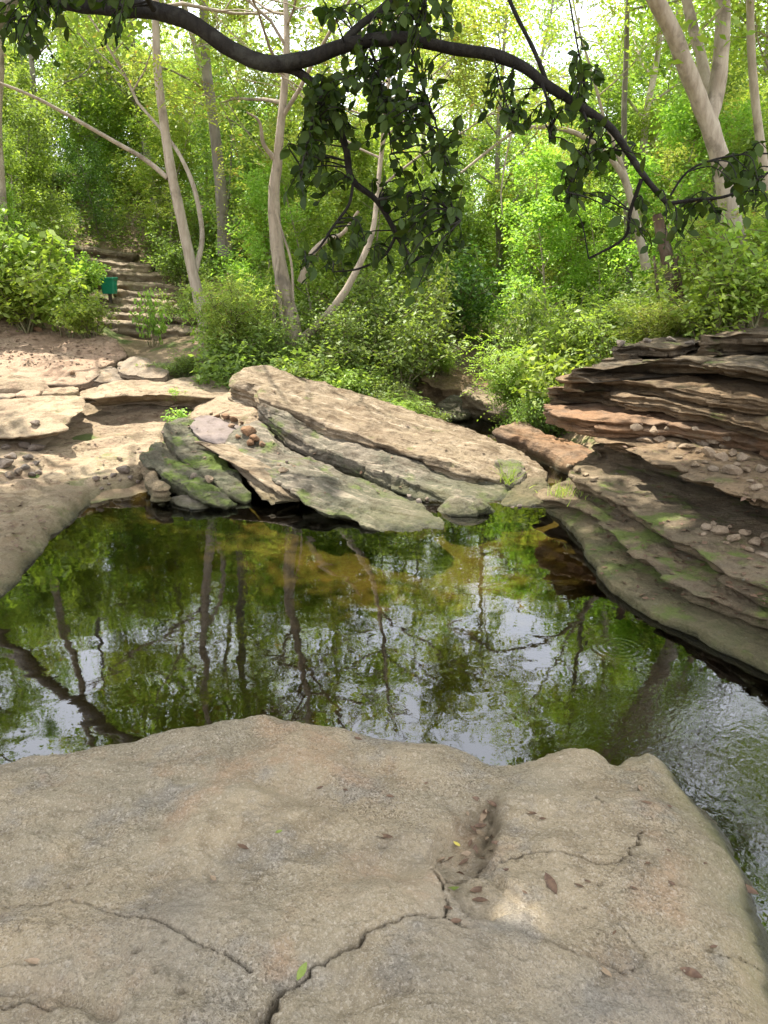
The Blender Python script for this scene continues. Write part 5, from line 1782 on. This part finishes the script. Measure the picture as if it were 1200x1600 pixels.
FF = np.concatenate([LF + i * len(LB[0]) for i in range(len(base_m))])
tag(new_obj('small_leaves', mesh_uniform('small_leaves', VV, FF), M['dark_leaf'], parent=rootO), kind='stuff')

# unseen rest of that crown: limbs and leaves added to shade slab and banks
def in_frame(P, margin=60):
    a, b, dep = project(P)
    return (dep > 0.1) & (a > -margin) & (a < 1200 + margin) & (b > -margin) & (b < 1600 + margin)


rg = np.random.RandomState(19)
fork = TP[len(TP) * 3 // 5]
wood, tw = Geo(), []
for tgt in [(-2.5, 2.0, 6.3), (-1.0, 4.2, 6.2), (0.8, 3.2, 6.0), (1.2, 5.6, 6.4), (-0.2, 0.8, 6.0), (2.6, 4.2, 6.6), (1.6, 1.2, 6.2), (-3.0, -0.5, 6.0), (3.2, 6.2, 7.0), (0.3, -1.2, 6.2), (0.6, 7.0, 6.6), (1.6, 8.2, 7.0), (2.5, 7.4, 7.2), (3.3, 8.4, 7.4), (-2.0, 3.6, 6.4), (2.2, 2.6, 6.4), (-4.4, 6.2, 6.6), (-5.2, 7.4, 6.9), (-4.6, 4.6, 6.6), (-5.8, 6.0, 6.8), (-4.2, 7.8, 6.8), (-3.6, 6.8, 6.6), (-5.0, 8.6, 7.2), (-6.0, 9.6, 7.4), (-4.6, 10.2, 7.6), (-6.6, 8.2, 7.2), (2.6, 5.4, 6.0), (3.6, 4.6, 6.2), (4.2, 6.2, 6.6), (4.6, 8.0, 7.2), (3.0, 3.2, 6.2)]:
    tgt = np.array(tgt) + rg.normal(0, .2, 3)
    mid = fork * 0.45 + tgt * 0.55 + np.array([0, 0, 0.9])
    P = smooth_line(np.array([fork, fork * .75 + tgt * .25 + [0, 0, .8], mid, tgt]), 6)
    wood.add(*tube(P, np.linspace(.07, .018, len(P)), 7))
    w_, t_ = grow(rg, P, .05, 9, 1.5, 0.4, (-0.2, 0.5), 4, 3)
    wood.V += w_.V
    wood.F += [f + wood.n for f in w_.F]
    wood.n += w_.n
    tw += t_
wV, wF = np.concatenate(wood.V), np.concatenate(wood.F)
bad = in_frame(wV, 10)
wF = wF[~bad[wF].any(1)]
new_obj('limbs', mesh_uniform('limbs', wV - LEAN, wF), M['bark_dark'], parent=rootO)
V_, F_ = foliage_on(rg, tw, 30, 0.12, 0.2, 0.52, 0.35)
c4 = V_.reshape(-1, 4, 3).mean(1)
ok = ~in_frame(c4) & ~lit_mask(c4)
V_ = V_.reshape(-1, 4, 3)[ok].reshape(-1, 3)
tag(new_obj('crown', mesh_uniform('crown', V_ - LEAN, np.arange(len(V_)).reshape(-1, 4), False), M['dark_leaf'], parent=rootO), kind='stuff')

# ------------------------------------------------------------------ grass, fallen leaves and twigs
def grass(name, px, py, n_, ln, mat, label, spread):
    p0 = ray_hit(px, py)
    if p0 is None: return
    rg_ = np.random.RandomState(int(px))
    r_ = empty(name, tuple(p0))
    tag(r_, label, 'grass')
    g_ = Geo()
    for i in range(n_):
        b = np.array([rg_.normal(0, spread), rg_.normal(0, spread), -0.02])
        d = np.array([rg_.normal(0, .4), rg_.normal(0, .4), 1.0])
        P = branch_line(rg_, b, d, ln * rg_.uniform(.6, 1.2), 4, 0.15, -0.12)
        s_ = unit(np.cross(d, rg_.normal(size=3))) * 0.004
        V1 = np.concatenate([P - s_ * np.linspace(1, .1, 5)[:, None], P + s_ * np.linspace(1, .1, 5)[:, None]])
        F1 = np.array([(k, k + 1, k + 6, k + 5) for k in range(4)])
        g_.add(V1, F1)
    tag(new_obj('blades', g_.mesh('blades'), M[mat], parent=r_), kind='stuff')


grass('grass_tuft', 795, 752, 40, .22, 'bright', 'bright grass tuft on the right corner of the upper tilted slab', .03)
grass('grass_tuft', 890, 770, 160, .10, 'yellow', 'mossy grass mat on the knob at the left end of the right benches', .10)

_dg[0] = None
bpy.context.view_layer.update()


def dead_leaf_mesh(seed, mat):
    rg_ = np.random.RandomState(seed)
    prof = [(0, .02), (.15, .22), (.35, .40), (.6, .40), (.82, .24), (1, .0)]
    cur, tw_ = rg_.uniform(.1, .5), rg_.uniform(-.5, .5)
    V1, F1 = [], []
    for f, w_ in prof:
        zc = 0.25 * cur * (f - .5) ** 2 * 2
        c_, s_ = math.cos(tw_ * (f - .5)), math.sin(tw_ * (f - .5))
        for sg in (-1, -.5, 0, .5, 1):
            y_ = sg * w_ * .5
            z_ = cur * abs(sg) ** 2 * w_ * .5
            V1.append((f - .5, y_ * c_ - z_ * s_, zc + y_ * s_ + z_ * c_ + 0.02))
    for i in range(len(prof) - 1):
        for j in range(4):
            a = 5 * i + j
            F1.append((a, a + 5, a + 6, a + 1))
    me_ = mesh_lists('fallen_leaf', V1, F1)
    me_.materials.append(M[mat])
    return me_


FL = {m_: [dead_leaf_mesh(i * 7 + k, m_) for k in range(3)] for i, m_ in enumerate(('dry1', 'dry2', 'dry3', 'dry4'))}
rl = np.random.RandomState(3)


def fallen(px, py, lpx, mat, ang, label, group=None, tilt=0.2):
    p = at(px, py, z=0.24)
    for _ in range(4):
        p = at(px, py, z=front_z(p[0], p[1]))
    s_ = lpx / FPX * project(p)[2]
    o = new_obj('fallen_leaf', FL[mat][rl.randint(3)], None, (p[0], p[1], front_z(p[0], p[1]) + 0.002), None, (rl.normal(0, tilt), rl.normal(0, tilt), R(ang)), s_)
    tag(o, label, 'leaf', group)


fallen(860, 1382, 40, 'dry1', 105, 'folded brown leaf standing on the slab right of the sun spot')
fallen(748, 1392, 30, 'dry1', 10, 'dark reddish leaf lying left of the sun spot', tilt=.1)
fallen(750, 1408, 26, 'dry1', -10, 'dark narrow leaf just below the sun spot')
fallen(706, 1390, 26, 'dry4', 5, 'bright yellow green leaf in the hollow of the slab')
fallen(714, 1320, 16, 'dry3', -50, 'small yellow leaf on the hollow floor')
fallen(756, 1275, 24, 'dry2', 60, 'pale round leaf in the dark corner of the hollow')
fallen(472, 1522, 30, 'dry4', 62, 'narrow green leaf caught in the large front crack')
fallen(436, 1300, 12, 'dry4', 20, 'tiny green leaf alone on the middle of the slab')
fallen(600, 1309, 32, 'dry1', -20, 'curled brown leaf left of the hollow')
fallen(333, 1374, 20, 'dry2', -50, 'tan leaf lying in a shallow pit on the left of the slab')
fallen(52, 1505, 30, 'dry2', 5, 'curled tan leaf near the lower left corner of the slab')
fallen(1080, 1522, 36, 'dry1', -35, 'narrow brown leaf near the lower right of the slab')
fallen(945, 1520, 30, 'dry2', -60, 'faded leaf right of the large crack at the bottom')
fallen(1000, 1232, 18, 'dry2', 80, 'small curled leaf on the green tinged right knob')
fallen(1010, 1350, 18, 'dry1', -40, 'thin dark leaf at the end of the right crack')
fallen(1168, 1390, 34, 'dry1', -35, 'reddish leaf at the wet right rim of the slab')
for a, b, l_, m_, g_ in [(700, 1345, 24, 'dry1', 30), (742, 1300, 26, 'dry1', -20), (730, 1335, 22, 'dry2', 15), (765, 1330, 20, 'dry1', 60), (720, 1365, 18, 'dry1', -40), (690, 1345, 20, 'dry2', 40), (745, 1250, 20, 'dry1', 10), (712, 1440, 20, 'dry1', 5),
                         (700, 1420, 18, 'dry1', -30), (770, 1300, 18, 'dry1', 80), (790, 1360, 14, 'dry1', 30), (755, 1345, 16, 'dry2', 0), (760, 1256, 22, 'dry1', 50), (768, 1275, 20, 'dry1', -30), (750, 1292, 24, 'dry1', 20), (758, 1312, 22, 'dry2', -50), (742, 1330, 22, 'dry1', 80), (725, 1348, 20, 'dry1', 15), (775, 1318, 16, 'dry1', -10), (752, 1265, 18, 'dry2', 85), (735, 1318, 16, 'dry1', 70), (728, 1282, 18, 'dry2', -70)]:
    fallen(a, b, l_, m_, g_, ('tan' if m_ == 'dry2' else 'dark brown') + ' dead leaf in the slab hollow litter', 'litter in the slab hollow', .35)
for a, b, l_, g_ in [(830, 1272, 20, -25), (848, 1280, 12, -20), (905, 1385, 18, -35), (918, 1378, 12, -20), (990, 1388, 14, -30), (1050, 1382, 16, -55), (1100, 1350, 12, -20), (1010, 1255, 18, -25), (1045, 1258, 12, -15), (500, 1232, 12, 20), (540, 1235, 10, -30), (380, 1325, 22, -25), (610, 1245, 14, -20),
                     (820, 1395, 10, -40), (1115, 1480, 14, 10), (960, 1460, 12, 50), (1045, 1330, 10, -30), (560, 1155, 14, -10), (665, 1225, 10, 15), (560, 1475, 16, 40)]:
    fallen(a, b, l_, 'dry1', g_, 'small dark leaf scrap scattered on the foreground slab', 'leaf scraps on the foreground slab')
from collections import defaultdict
bylab = defaultdict(list)
for o in COL.objects:
    if o.parent is None and 'label' in o: bylab[o['label']].append(o)
for lab, obs in bylab.items():
    if 1 < len(obs) <= 20 and len(lab.split()) <= 13:
        obs.sort(key=lambda o: float(project(np.array(o.location[:]))[0]))
        for i, o in enumerate(obs): o['label'] = f'{lab}, {ORD[i]} from left'
for o in list(bpy.data.objects):
    if '_o' in o: del o['_o']
